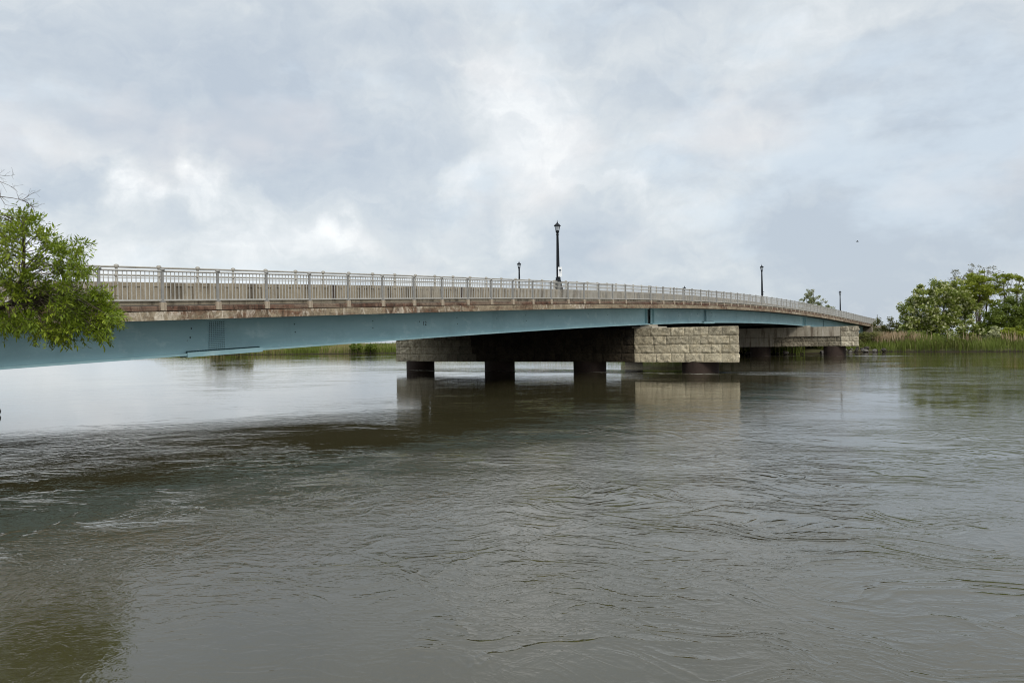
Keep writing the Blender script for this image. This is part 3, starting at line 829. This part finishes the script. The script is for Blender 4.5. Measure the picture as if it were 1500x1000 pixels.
for k in range(46):
    u = rr.uniform(0, 1); X = 46+u*12 if k < 34 else rr.uniform(33, 42)
    Y = float(shore_far(X)) - 1.2 + rr.uniform(-1.2, 2.4)
    sz = rr.uniform(0.15, 0.40); z = max(0.0, float(ground_z(np.array(X), np.array(Y)))) + sz*0.2
    pale = rr.random() < 0.2
    o = rock((X, Y, z+rr.uniform(0, 0.35)), (sz*rr.uniform(0.9, 1.4), sz, sz*rr.uniform(0.55, 0.9)), k+1, M['rockpale'] if pale else M['rock'])
    tag(o, ('pale' if pale else 'dark') + ' riprap boulder in the heap at the waterline beside the farther pier', 'rock', 'riprap boulders by the farther pier, ' + ('pale' if pale else 'dark') + ' ones')
q = MB(); q.tube([(-2.2,0.25,0.10),(-1.0,0.1,0.14),(0.0,0.0,0.13)], [0.17,0.16,0.145], 7); q.box(-0.35,-0.02,-0.12,0.12,0.0,0.27)
o = q.build('floating_timber', M['wood'], loc=(-20.17, 28.9, 0.0), rz=R(4)); tag(o, 'black end of a floating timber poking in at the left edge of the water', 'timber')
q = MB()
q.tube([(-0.17,0,0),(-0.08,0,0.015),(0.05,0,0.02),(0.13,0,0.03),(0.18,0,0.03)], [0.01,0.04,0.05,0.03,0.006], 7)
for sgn in (-1, 1):
    q.add([(0.06,0.03*sgn,0.03),(-0.05,0.03*sgn,0.03),(-0.04,0.22*sgn,0.12),(0.05,0.20*sgn,0.13),(-0.09,0.42*sgn,0.06)], [(0,1,2,3),(3,2,4)] if sgn > 0 else [(3,2,1,0),(4,2,3)])
o = q.build('bird', M['bird'], loc=(42.35, 90.0, 14.06), rz=R(150)); tag(o, 'tiny dark bird flying in the sky to the right of the bridge lamps', 'bird')

# ------------------------------------------------------------------ foliage
def leaf_quads(P, D, U, L, Wd):
    """diamond leaves: centres P, directions D, side vectors U, lengths L and widths Wd"""
    n = len(P)
    a = P - D*(L/2)[:,None]; c = P + D*(L/2)[:,None]
    b = P + U*(Wd/2)[:,None]; e = P - U*(Wd/2)[:,None]
    V = np.stack([a, b, c, e], 1).reshape(-1, 3)
    return V, np.arange(4*n).reshape(n, 4)
def unit(n, rng):
    v = rng.normal(size=(n, 3)); return v/np.linalg.norm(v, axis=1)[:,None]
def clumps_leaves(cent, rad, per, size, rng, tone_c=None, flat=0.75, asp=0.55):
    """leaf sized faces through clumps; tone varies by clump and by leaf"""
    cent = np.asarray(cent); m = len(cent)
    per = int(per*1.5); idx = np.repeat(np.arange(m), per)
    n = len(idx)
    off = rng.normal(size=(n, 3)); off /= np.maximum(1e-6, np.linalg.norm(off, axis=1))[:,None]
    off *= (rng.random(n)**0.45)[:,None]; off[:,2] *= flat
    P = cent[idx] + off*np.asarray(rad)[idx][:,None]
    D = unit(n, rng); D[:,2] *= 0.6; D /= np.linalg.norm(D, axis=1)[:,None]
    U = np.cross(D, unit(n, rng)); U /= np.maximum(1e-6, np.linalg.norm(U, axis=1))[:,None]
    L = size*rng.uniform(0.6, 1.4, n)
    V, Q = leaf_quads(P, D, U, L, L*asp)
    tc = rng.random(m) if tone_c is None else tone_c
    tone = np.clip(0.65*tc[idx] + 0.5*rng.random(n) - 0.08, 0, 1)
    return V, Q, tone
def crown_clumps(ells, rng, m):
    """clump centres spread through a set of ellipsoids, more towards their outside"""
    vol = np.array([e[3]*e[4]*e[5] for e in ells])**0.75; k = np.maximum(2, (m*vol/vol.sum()).astype(int)); C = []
    for e, kk in zip(ells, k):
        d = unit(kk, rng); r = rng.random(kk)**0.42
        C.append(np.array(e[:3]) + d*np.array(e[3:6])*r[:,None])
    return np.concatenate(C)
def trunk_mesh(base, forks, cent, rng, r0, seg=6, nb=40):
    """tapered stem with limbs that run out to the clumps"""
    mb = MB(); base = Vector(base)
    for (top, r1) in forks:
        top = Vector(top); pts = []; n = 6
        for i in range(n+1):
            f = i/n; p = base.lerp(top, f)
            s = math.sin(f*math.pi)*0.04*(top-base).length
            pts.append(p + Vector((rng.normal()*s*0.5, rng.normal()*s*0.5, 0)))
        mb.tube(pts, [r0+(r1-r0)*i/n for i in range(n+1)], seg)
        sel = rng.permutation(len(cent))[:nb//len(forks)]
        for s in sel:
            c = Vector(cent[s]); k = int(np.clip(((c.z-base.z)/(max(0.1, top.z-base.z))*0.62)*n, 1, n))
            a = pts[k]; mid = a.lerp(c, 0.5) + Vector((0, 0, -0.06*(c-a).length))
            rr_ = (r0+(r1-r0)*k/n)*0.26
            mb.tube([a, mid, c], [rr_, rr_*0.6, 0.012], 5)
    return mb
def tree(name, label, base, ells, forks, leaf, bark, m=70, per=55, rad=(0.7,1.2), size=0.34, r0=0.25, seed=1, cat='tree', group=None, blossom=0, nb=40, bsize=0.34, flat=0.75, asp=0.55):
    rng = np.random.default_rng(seed)
    bx, by = base; bz = float(ground_z(np.array(bx), np.array(by)))-0.15
    root = empty(name, (bx, by, bz)); tag(root, label, cat, group)
    E_ = [(e[0]-bx, e[1]-by, e[2]-bz, e[3], e[4], e[5]) for e in ells]
    C = crown_clumps(E_, rng, m); rd = rng.uniform(rad[0], rad[1], len(C))
    V, Q, tone = clumps_leaves(C, rd, per, size, rng, flat=flat, asp=asp)
    np_mesh('crown', V, Q, leaf, root, tone)
    if blossom:
        k = rng.integers(0, len(C), blossom)
        # hanging clusters on the outside of the crown
        dirs = unit(blossom, rng); P = C[k] + dirs*(rd[k]*rng.uniform(0.75, 1.05, blossom))[:,None]
        V2, Q2, t2 = clumps_leaves(P, np.full(blossom, 0.17), 4, bsize, rng, flat=1.4)
        np_mesh('blossom', V2, Q2, M['blossom'], root, t2)
    F = [((f[0][0]-bx, f[0][1]-by, f[0][2]-bz), f[1]) for f in forks]
    trunk_mesh((0,0,0), F, C, rng, r0, nb=nb).build('trunk', bark, root)
    return root

TB = 'trees on the right bank'
tree('flowering_tree', 'broad round tree speckled with cream blossom, leftmost large tree on the right bank', (72.6, 126),
     [(69.4,126,6.2,3.4,3.5,3.4),(71.5,125.5,8.6,3.8,3.6,3.0),(74.3,126,9.3,3.2,3.2,2.8),(71.2,125,4.2,4.4,3.5,2.6),(75.0,126,5.4,2.4,3.0,2.6),(77.4,126,7.0,2.0,2.6,2.6),(67.6,126,4.2,2.2,2.6,2.2)],
     [((71.2,126,8.5),0.07),((74.2,126,9.0),0.07),((69,126,6.5),0.06)], M['leaf_flower'], M['bark'], 210, 80, (0.55,1.05), 0.32, 0.26, 3, group=TB, blossom=1200)
tree('locust_tree', 'feathery bright green tree with flat layered foliage and a dark slender trunk', (80.8, 127.5),
     [(80.6,127.5,10.8,3.6,2.6,1.9),(78.8,127.5,9.6,2.8,2.4,1.2),(82.8,127.5,9.4,2.9,2.4,1.2),(80.6,127.5,12.2,2.7,2.2,1.1),(80.4,127,8.0,3.3,2.4,0.9),(77.6,127.5,8.4,1.6,2.0,0.8)],
     [((80.9,127.5,11.5),0.06),((82.8,127.8,9.6),0.05)], M['leaf_bright'], M['bark'], 130, 60, (0.4,0.95), 0.28, 0.22, 8, group=TB, flat=0.55, nb=22)
tree('bare_topped_tree', 'sparse greyish tree just leafing out, topmost crown behind the bright green tree', (89.0, 141),
     [(89.0,141,13.6,4.6,3.0,2.8),(87.2,141,13.0,3.0,3.0,2.4),(91.5,141,12.6,3.0,3.0,2.4)],
     [((88.0,141,14.8),0.05),((90.6,141,15.0),0.05),((86.6,141,13.6),0.05)], M['leaf_sparse'], M['barkgrey'], 130, 16, (0.4,0.8), 0.26, 0.22, 12, group=TB, nb=110)
tree('open_tree', 'open crowned tree with visible grey forks and thin foliage, right edge of the photo', (86.6, 128),
     [(85.2,128,12.2,2.2,2.2,1.3),(88.4,128,11.6,2.6,2.2,1.2),(86.6,128,9.9,2.6,2.2,0.9),(90.4,128,10.2,2.2,2.0,1.2),(84.0,128,10.3,1.7,1.8,0.7)],
     [((85.2,128,12.6),0.06),((88.4,128,12.2),0.06),((90.0,128,10.8),0.05)], M['leaf_bright'], M['barkgrey'], 84, 42, (0.4,0.8), 0.28, 0.24, 15, group=TB, flat=0.5, nb=60)
tree('blue_green_tree', 'dark bluish tree half hidden between the blossoming tree and the bright green tree', (81.0, 132),
     [(81.2,132,9.2,2.2,2.2,2.2),(79.8,132,7.2,1.9,2.0,1.8)], [((81.0,132,9.6),0.06)], M['leaf_dark'], M['bark'], 40, 60, (0.6,1.0), 0.34, 0.2, 17, group=TB)
tree('dense_tree', 'dense dark green tree rounding out the right edge above the reeds', (79.6, 117),
     [(77.4,117,5.2,2.6,2.6,2.4),(80.4,117,6.4,3.0,2.6,2.6),(75.6,116.6,3.4,2.0,2.4,1.9),(79.0,116,3.0,3.6,2.6,2.0),(83.4,117,5.4,2.6,2.6,2.8)],
     [((77.6,117,6.0),0.06),((80.4,117,7.2),0.06)], M['leaf_dark'], M['bark'], 210, 75, (0.5,1.0), 0.30, 0.24, 21, group=TB)
tree('flowering_shrub', 'small shrub covered in pale cream flowers under the bright green tree', (70.3, 114.5),
     [(70.3,114.5,3.9,1.9,1.6,1.6),(68.9,114.5,2.5,1.6,1.5,1.4),(71.6,114.5,2.6,1.6,1.5,1.4)], [((70.3,114.5,4.4),0.04)], M['leaf_flower'], M['bark'], 34, 60, (0.4,0.75), 0.28, 0.12, 24, 'shrub', blossom=110)
tree('yellow_shrub', 'low yellow green shrub with pale flowers in the reeds right of the flowering shrub', (73.4, 112.5),
     [(73.4,112.5,2.3,1.1,1.2,1.5)], [((73.4,112.5,3.0),0.03)], M['leaf_pale'], M['bark'], 18, 40, (0.35,0.6), 0.24, 0.08, 26, 'shrub', blossom=70)
tree('leafy_shrub', 'bright leaved shrub at the foot of the dense dark green tree', (75.6, 111.5),
     [(75.6,111.5,2.2,1.7,1.4,1.6)], [((75.6,111.5,2.8),0.04)], M['leaf_bright'], M['bark'], 22, 60, (0.4,0.7), 0.28, 0.1, 28, 'shrub')
tree('olive_shrub', 'olive brown bush between the end of the bridge and the blossoming tree', (68.2, 133),
     [(67.6,133,4.2,2.3,2.0,1.7),(69.8,133,3.6,2.2,2.0,1.6)], [((68.2,133,5.0),0.04)], M['leaf_olive'], M['bark'], 40, 55, (0.4,0.8), 0.26, 0.12, 31, 'shrub')
tree('dark_shrub', 'low dark green bush filling in under the blossoming tree', (66.0, 118.0),
     [(66.8,122.5,2.2,2.2,1.6,1.3),(64.6,118.6,1.8,2.0,1.6,1.3),(67.6,117.5,1.7,1.9,1.6,1.3)], [((66,118,2.4),0.04)], M['leaf_dark'], M['bark'], 44, 60, (0.5,0.85), 0.28, 0.1, 33, 'shrub')
tree('undergrowth_shrub', 'broad mid green shrub closing the gap beneath the blossoming tree and the slender trunk', (77.6, 121),
     [(75.6,121,2.4,2.2,1.6,1.5),(78.6,121,2.2,2.2,1.6,1.3),(81.0,120,2.0,2.0,1.6,1.2)], [((77.6,121,2.6),0.04)], M['leaf_dark'], M['bark'], 60, 60, (0.5,0.85), 0.28, 0.1, 81, 'shrub')
tree('bank_shrub', 'yellowish green shrub beside the far abutment, next to the end of the farther pier', (58.4, 123.5),
     [(58.0,123.5,2.0,1.9,1.6,1.2),(60.6,124.5,2.3,2.0,1.6,1.3),(56.2,121.5,1.4,1.3,1.3,0.9)], [((58.4,123.5,2.4),0.04)], M['leaf_olive'], M['bark'], 50, 60, (0.4,0.75), 0.24, 0.1, 83, 'shrub')
tree('distant_tree', 'pale spiky young tree showing above the railing near the far end of the bridge', (86.0, 210),
     [(86.0,210,13.2,2.6,2.2,3.2),(84.2,210,11.4,2.4,2.2,2.6),(88.2,210,10.6,2.6,2.2,2.4),(90.8,210,9.4,1.8,1.8,1.6)], [((86.0,210,15.6),0.05),((88.6,210,12.4),0.05),((84.0,210,13.2),0.05)], M['leaf_pale'], M['barkgrey'], 100, 40, (0.4,0.8), 0.36, 0.2, 36)
HB = 'trees on the far left bank'
for k, (X, Y, h, w) in enumerate([(-84.0, 212, 6.8, 4.2), (-76.0, 209, 5.4, 3.2)]):
    tree('bank_tree', ('taller', 'lower')[k] + ' olive tree hidden behind the girder, seen reflected at far left', (X, Y),
         [(X,Y,h*0.62,w,3,h*0.36),(X+1.5,Y,h*0.42,w*0.9,3,h*0.3)], [((X,Y,h*0.8),0.06)], M['leaf_olive'], M['bark'], 60, 60, (0.7,1.2), 0.5, 0.2, 50+k, group=HB)
for k, (X, Y) in enumerate([(-41.0, 193.5), (-36.8, 191.5)]):
    tree('bank_bush', ('rounded dark bush in the reeds of the far bank, left of the nearer pier', 'smaller dark bush in the far reeds right beside the nearer pier')[k], (X, Y),
         [(X,Y,1.5,2.2-0.6*k,1.6,1.0)], [((X,Y,1.8),0.04)], M['leaf_dark'], M['bark'], 24, 50, (0.4,0.8), 0.4, 0.1, 60+k, 'bush')

# reeds: nobody could count them
def reeds(name, label, pts, hgt, wid, rng, mat, tone, lean=0.16):
    n = len(pts)
    z = ground_z(pts[:,0], pts[:,1])
    L = hgt*rng.uniform(0.65, 1.15, n)
    yaw = rng.uniform(0, math.pi, n)
    U = np.stack([np.cos(yaw), np.sin(yaw), np.zeros(n)], 1)
    ln = rng.normal(size=(n, 2))*lean
    b0 = np.stack([pts[:,0], pts[:,1], z-0.05], 1)
    m_ = b0 + np.stack([ln[:,0]*L*0.35, ln[:,1]*L*0.35, L*0.6], 1)
    tp = b0 + np.stack([ln[:,0]*L, ln[:,1]*L, L], 1)
    w = wid*rng.uniform(0.6, 1.3, n)
    V = np.stack([b0-U*(w*0.35)[:,None], b0+U*(w*0.35)[:,None], m_+U*(w*0.5)[:,None], tp+U*(w*0.08)[:,None], tp-U*(w*0.08)[:,None], m_-U*(w*0.5)[:,None]], 1).reshape(-1, 3)
    i = np.arange(n)*6
    Q = np.concatenate([np.stack([i,i+1,i+2,i+5], 1), np.stack([i+5,i+2,i+3,i+4], 1)])
    o = np_mesh(name, V, Q, mat, None, np.concatenate([tone, tone]))
    tag(o, label, 'reeds', kind='stuff'); return o
rng = np.random.default_rng(91)
n = 26000
X = rng.uniform(49, 150, n); dep = rng.random(n)**0.8*9.0
Y = shore_far(X) - 0.1 + dep
keep = ~((X < 58) & (dep < 2.5)) & (rng.random(n) < np.where(X > 95, 0.5, 1))
P = np.stack([X, Y], 1)[keep]; dep = dep[keep]
cl = np.array([mnoise.noise(Vector((x*0.22, y*0.22, 3.0))) for x, y in P])
cl2 = np.array([mnoise.noise(Vector((x*0.9, y*0.9, 7.0))) for x, y in P])
cl3 = np.array([mnoise.noise(Vector((x*0.10, 5.0, 1.0))) for x, y in P])
hgt = 1.10 + 0.45*cl + 0.6*cl2 + 0.9*cl3 + 0.03*dep
reeds('reeds', 'belt of green reeds along the right bank below the trees', P, hgt, 0.085, rng, M['reed'], np.where(rng.random(len(P)) < 0.03+0.09*np.clip(cl2, 0, 1), rng.uniform(0.8, 0.93, len(P)), np.clip(0.36+0.4*cl+rng.normal(size=len(P))*0.16, 0, 0.72)))
n = 1300
X = rng.normal(63.2, 1.0, n); Y = shore_far(X)+rng.uniform(5, 12, n)
X2 = np.concatenate([rng.normal(70.0, 0.4, 50), rng.normal(74.5, 0.7, 50)]); Y2 = shore_far(X2)+rng.uniform(5, 9, 100)
P = np.stack([np.concatenate([X, X2]), np.concatenate([Y, Y2])], 1)
reeds('dead_reeds', 'patch of pinkish tan dead reeds behind the green reeds, left of the blossoming tree', P, 2.3, 0.08, rng, M['reedtan'], rng.random(len(P)), 0.1)
n = 20000
X = rng.uniform(-110, 44, n); dep = rng.random(n)*7
Y = shore_far(X)+0.2+dep*1.3
cl = np.array([mnoise.noise(Vector((x*0.1, y*0.1, 9.0))) for x, y in zip(X, Y)])
dead = cl + rng.normal(size=n)*0.25 + dep*0.06 > 0.35
reeds('reeds', 'thin strip of green and tan marsh grass on the far bank left of the nearer pier', np.stack([X, Y], 1), (1.75+0.35*cl+0.09*dep)*np.interp(X, [-112, -84], [0.25, 1.0]), 0.13, rng, M['reed'], np.where(dead, 0.92, np.clip(0.45+0.4*cl+rng.normal(size=n)*0.15, 0, 0.75)))

# ------------------------------------------------------------------ near tree, reaching in from the left
F_PX = 1080.0
def near_pt(px, py, Y):                         # survey of the branch ends, read off the photo at distance Y
    a = R(-0.9); u = (px-750)/F_PX; v = (500-py)/F_PX
    return np.array([(u*math.cos(a)-v*math.sin(a))*Y, Y, (u*math.sin(a)+v*math.cos(a))*Y + EYE])
rng = np.random.default_rng(5)
outline = [(33,318,0.9),(48,322,.6),(22,338,.9),(5,322,.8),(-20,330,1),(8,352,1),(45,345,.9),(62,352,.9),(30,372,1.0),(80,362,.9),(98,368,.9),(118,362,.6),(60,385,.8),(10,385,.9),
   (88,392,.8),(112,388,.8),(120,402,.6),(102,412,.5),(45,405,.9),(15,415,1),(-10,405,1),(30,430,1.1),(60,425,1),(78,438,.9),(0,440,1.2),(45,448,1.1),(95,428,.8),(112,440,.9),(132,430,.7),(145,432,.6),
   (125,452,1),(92,455,1.1),(150,448,.7),(70,468,1.1),(30,468,1.2),(0,465,1.2),(110,472,1),(140,466,.8),(165,452,.6),(172,462,.5),(178,470,.4),(20,485,1),(50,488,1),(75,494,.9),(100,490,.9),(122,492,.8),(140,490,.6),(150,500,.4),(152,482,.5),(88,500,.6),
   (-25,370,1.2),(-30,420,1.2),(-30,470,1.2),(-60,390,1.3),(-70,440,1.3),(-60,490,1.3),(-100,400,1.3),(-110,450,1.3),(-100,500,1.3),(-50,340,1.1),(-90,350,1.2),(-130,380,1.3),(-150,430,1.3),(-150,490,1.3),(-60,300,1.1),(-110,310,1.2),(-160,330,1.2),(-190,400,1.3)]
nt_base = (-13.9, 15.4); nbz = float(ground_z(np.array(nt_base[0]), np.array(nt_base[1])))-0.1
nroot = empty('oak_tree', (nt_base[0], nt_base[1], nbz)); tag(nroot, 'leafy green tree reaching in at the left edge in front of the bridge', 'tree')
ORG = np.array([nt_base[0], nt_base[1], nbz])
LP=[];LD=[];LU=[];LL=[];LT=[]
tw = MB(); limb = MB()
hub = [near_pt(38, 500, 15.3)-ORG, near_pt(36, 330, 15.0)-ORG]
leader = [Vector(near_pt(-90, 500, 15.5)-ORG), Vector(near_pt(-30, 470, 15.4)-ORG), Vector(near_pt(20, 440, 15.2)-ORG), Vector(near_pt(34, 400, 15.0)-ORG), Vector(near_pt(35, 350, 15.0)-ORG), Vector(near_pt(34, 318, 15.0)-ORG)]
limb.tube([Vector((0,0,0)), Vector((0.15,-0.05,1.0)), Vector((0.1,0,2.4)), Vector((-0.1,0.1,4.2)), Vector((-0.3,0.1,5.6))], [0.22,0.18,0.15,0.10,0.03], 8)
limb.tube([Vector((0.13,-0.03,1.3))] + leader, [0.10,0.075,0.06,0.045,0.036,0.03,0.012], 7)
mainpts = [leader[i].lerp(leader[i+1], f) for i in range(5) for f in (0, .2, .4, .6, .8)] + [Vector((0.1,0,2.4)), Vector((-0.1,0.1,4.2))]
for (px, py, w) in outline:
    if py > 470: py -= 14
    px -= 6
    if px > 145: px -= 9
    for rep in range(1 if px < -80 else (2 if px < -20 else (4 if py > 425 else 3))):
        Y = 15.0 + rng.normal()*0.55
        c = near_pt(px+rng.normal()*3, py+rng.normal()*3, Y) - ORG
        cv = Vector(c); a = min(mainpts, key=lambda q: (q-cv).length + 1.2*max(0, q.z-cv.z+0.15) + 0.25*rng.random())
        mid = a.lerp(cv, 0.55)+Vector((0,0,0.12*(cv-a).length))
        limb.tube([a, mid, cv], [0.009, 0.006, 0.003], 5)
        ct = rng.random()
        out = np.array((cv-a).normalized())
        for k in range(int(7*w)+3):
            d = unit(1, rng)[0]*np.array([0.75,0.75,0.5]) + out*0.7 + np.array([0,0,-0.10]); d /= np.linalg.norm(d)
            ln = rng.uniform(0.20, 0.46)*min(1.0, 0.55+0.5*w)
            s = c + unit(1, rng)[0]*0.10*w
            e = s + d*ln + np.array([0,0,-0.06*ln])
            tw.tube([s, (s+e)/2+np.array([0,0,0.02]), e], [0.004,0.003,0.002], 3, cap=False)
            nl = rng.integers(11, 18)
            for q in range(nl):
                f = (q+0.5)/nl; p = s+(e-s)*f
                side = np.cross(d, unit(1, rng)[0]); side /= np.linalg.norm(side)+1e-9
                ld = d*0.75+side*0.8+np.array([0,0,-0.1]); ld /= np.linalg.norm(ld)
                up = np.cross(ld, np.cross(np.array([0,0,1.0])+unit(1, rng)[0]*0.6, ld)); up /= np.linalg.norm(up)+1e-9
                u_ = np.cross(ld, up)
                L_ = rng.uniform(0.075, 0.14)
                LP.append(p+ld*L_*0.5); LD.append(ld); LU.append(u_); LL.append(L_); LT.append(np.clip(0.6*ct+0.45*rng.random(), 0, 1))
V, Q = leaf_quads(np.array(LP), np.array(LD), np.array(LU), np.array(LL), np.array(LL)*0.27)
np_mesh('crown', V, Q, M['leaf_near'], nroot, LT)
limb.build('trunk', M['bark'], nroot); tw.build('twigs', M['bark'], nroot)
# dead branch above the leaves
bb = MB()
def twig(path, r, n, seed, depth=0):
    rr = random.Random(seed)
    pts = [Vector(near_pt(x, y, 15.2 + 0.1*depth))-Vector(ORG) for x, y in path]
    bb.tube(pts, [r*(1-0.75*i/(len(pts)-1)) for i in range(len(pts))], 5)
    for k in range(n):
        i = rr.randrange(len(pts)-1); f = rr.random(); p = pts[i].lerp(pts[i+1], f)
        d = (pts[i+1]-pts[i]).normalized(); s = Vector((rr.uniform(-1,1), rr.uniform(-0.6,0.6), rr.uniform(-1,1)))
        q = p + (d*0.7+s*0.7).normalized()*rr.uniform(0.10, 0.28)
        m_ = p.lerp(q, 0.5)+Vector((0,0,rr.uniform(-0.02,0.02)))
        bb.tube([p, m_, q], [r*0.35, r*0.25, 0.002], 4, cap=False)
        if rr.random() < 0.6:
            q2 = m_ + Vector((rr.uniform(-1,1), 0.2, rr.uniform(-1,1))).normalized()*0.12
            bb.tube([m_, q2], [r*0.2, 0.002], 3, cap=False)
twig([(-150,300),(-60,284),(0,288),(18,290),(36,294)], 0.016, 12, 1)
twig([(36,294),(44,300),(50,304)], 0.007, 8, 2); twig([(33,293),(43,286),(51,281)], 0.007, 6, 3)
twig([(-60,258),(-5,256),(10,258),(22,256)], 0.007, 7, 4); twig([(-50,264),(0,266),(14,272),(24,278)], 0.008, 8, 5)
twig([(0,288),(8,300),(20,302),(30,306)], 0.006, 8, 6); twig([(46,300),(51,310),(56,318),(62,322)], 0.005, 5, 7)
bb.build('dead_branch', M['barkgrey'], nroot)
# fill of the bank under it, out of view to the left, for the reflection
tree('bank_shrub', 'dark green shrub crowding the left bank below the overhanging tree', (-17.6, 21.5),
     [(-17.6,21.5,2.6,1.6,2.0,1.7),(-19.4,22.5,3.4,1.8,2.0,2.2)], [((-17.6,21.5,3.4),0.05)], M['leaf_dark'], M['bark'], 60, 80, (0.4,0.7), 0.16, 0.1, 71, 'shrub')

# ------------------------------------------------------------------ sky, sun, camera
SUN_EL, SUN_AZ = R(40), R(156)                  # azimuth from +Y clockwise: behind the camera, a little right
w = bpy.data.worlds.new('World'); sc.world = w; w.use_nodes = True
t = NT(w.node_tree); bg = t.N['Background']
sky = t.n('ShaderNodeTexSky', sky_type='NISHITA', sun_disc=False, sun_elevation=SUN_EL, sun_rotation=SUN_AZ)
sky.dust_density = 2.0
bg.inputs['Strength'].default_value = 0.10; t.L.new(sky.outputs[0], bg.inputs[0])
gd = t.n('ShaderNodeTexCoord').outputs['Generated']
sep = t.n('ShaderNodeSeparateXYZ', {0: gd})
den = t.math('ADD', t.math('MAXIMUM', sep.outputs[2], 0.0), 0.22)
pl = t.n('ShaderNodeCombineXYZ', {0: t.math('DIVIDE', sep.outputs[0], den), 1: t.math('DIVIDE', sep.outputs[1], den), 2: 0.0}).outputs[0]
wn = t.noise(gd, 3.2, 4, 0.55).outputs['Color']
wd = t.vmath('ADD', gd, t.vmath('MULTIPLY', t.vmath('SUBTRACT', wn, (0.5,0.5,0.5)).outputs[0], (0.30,0.30,0.30)).outputs[0]).outputs[0]
wn2 = t.noise(gd, 13, 5, 0.6).outputs['Color']
wd = t.vmath('ADD', wd, t.vmath('MULTIPLY', t.vmath('SUBTRACT', wn2, (0.5,0.5,0.5)).outputs[0], (0.10,0.10,0.10)).outputs[0]).outputs[0]
n1 = t.noise(t.mapping(pl, (1,1,1), (3.1,0.7,0)), 0.85, 7, 0.55, 0.35).outputs[0]
n2 = t.noise(t.mapping(gd, (1,1,2.6), (1.3,4.2,0.3)), 3.4, 7, 0.56, 0.3).outputs[0]
n3 = t.noise(t.mapping(wd, (1,1,1.7), (5,2,8)), 9.0, 8, 0.62, 0.4).outputs[0]
base = t.math('ADD', t.math('ADD', t.math('MULTIPLY', n1, 0.45), t.math('MULTIPLY', n2, 0.40)), t.math('MULTIPLY', n3, 0.34))
base = t.math('SUBTRACT', base, 0.09)
def gdir(px, py):
    a = R(-0.9); u = (px-750)/F_PX; v = (500-py)/F_PX
    d = Vector((u*math.cos(a)-v*math.sin(a), 1, u*math.sin(a)+v*math.cos(a))); return d.normalized()
# brighter breaks (+) and heavier patches (-) of the cloud deck, by direction
blobs = [(110,180,.06,.12),(150,215,.07,.20),(200,250,.08,.24),(270,275,.08,.22),(340,295,.07,.17),(430,310,.06,.14),(520,345,.05,.12),(190,335,.07,.14),(110,340,.06,.08),(640,250,.05,.15),(735,80,.10,.13),(780,150,.14,.08),(930,285,.05,.16),(760,310,.07,.14),(1000,330,.09,.08),(1150,150,.30,.02),(1350,300,.28,-.13),(1450,180,.2,-.06),
         (60,260,.10,-.16),(250,60,.30,-.10),(400,180,.16,-.10),(560,230,.14,-.07),(90,330,.08,-.12),(470,350,.05,-.12),(1200,380,.16,-.10),(840,370,.08,-.10),(1000,420,.3,-.06)]
acc = base
for (px, py, s, amp) in blobs:
    dd = t.vmath('DISTANCE', wd, tuple(gdir(px, py))).outputs[1]
    acc = t.math('ADD', acc, t.mrange(dd, s, 0.0, 0.0, amp*1.05, True))
cl = t.ramp(t.mrange(acc, 0.34, 0.79), [(0.0,(0.42,0.48,0.565)),(0.22,(0.485,0.54,0.61)),(0.42,(0.57,0.615,0.665)),(0.6,(0.665,0.70,0.745)),(0.8,(0.80,0.825,0.855)),(1.0,(0.93,0.925,0.915))])
# blue thin places
nb = t.noise(t.mapping(gd, (1,1,2.2), (8,2,5)), 3.0, 6, 0.6).outputs[0]
thin = t.mrange(nb, 0.50, 0.66, 0.0, 0.6, True)
cl = t.mix(t.math('MULTIPLY', thin, 0.8), cl, (0.60,0.69,0.79))
wk = t.noise(t.mapping(gd, (1,1,1.8), (2,7,1)), 4.0, 4).outputs[0]
cl = t.mix(t.mrange(wk, 0.52, 0.7, 0, 0.35), cl, (0.76,0.72,0.72))
zen = t.mrange(sep.outputs[2], 0.40, 0.95, 1.0, 2.2, True)          # an overcast sky is brightest overhead
cl = t.mix(1.0, cl, t.n('ShaderNodeCombineColor', {0: zen, 1: zen, 2: zen}).outputs[0], 'MULTIPLY')
cl = t.mix(1.0, cl, (1.01, 1.0, 0.965), 'MULTIPLY')
bg2 = t.n('ShaderNodeBackground', {'Color': cl, 'Strength': 0.95})
mx = t.n('ShaderNodeMixShader', {0: 0.93, 1: bg.outputs[0], 2: bg2.outputs[0]})
t.L.new(mx.outputs[0], t.N['World Output'].inputs[0])

sd = bpy.data.lights.new('Sun', 'SUN'); sd.energy = 1.5; sd.angle = R(20); sd.color = (1.0, 0.95, 0.87)
so = bpy.data.objects.new('Sun', sd); COL.objects.link(so)
sv = Vector((math.sin(SUN_AZ)*math.cos(SUN_EL), math.cos(SUN_AZ)*math.cos(SUN_EL), math.sin(SUN_EL)))
so.rotation_euler = sv.to_track_quat('Z', 'Y').to_euler()

cd = bpy.data.cameras.new('Camera'); cd.lens = 36*1080/1500; cd.sensor_width = 36; cd.clip_start = 0.1; cd.clip_end = 9000
cam = bpy.data.objects.new('Camera', cd); COL.objects.link(cam); sc.camera = cam
cam.matrix_world = Matrix.Translation((0, 0, EYE)) @ Matrix.Rotation(R(90), 4, 'X') @ Matrix.Rotation(R(-0.9), 4, 'Z')
sc.view_settings.view_transform = 'Standard'; sc.view_settings.look = 'None'
sc.cycles.filter_width = 1.05
sc.view_settings.exposure = 0.42; sc.view_settings.gamma = 1.0
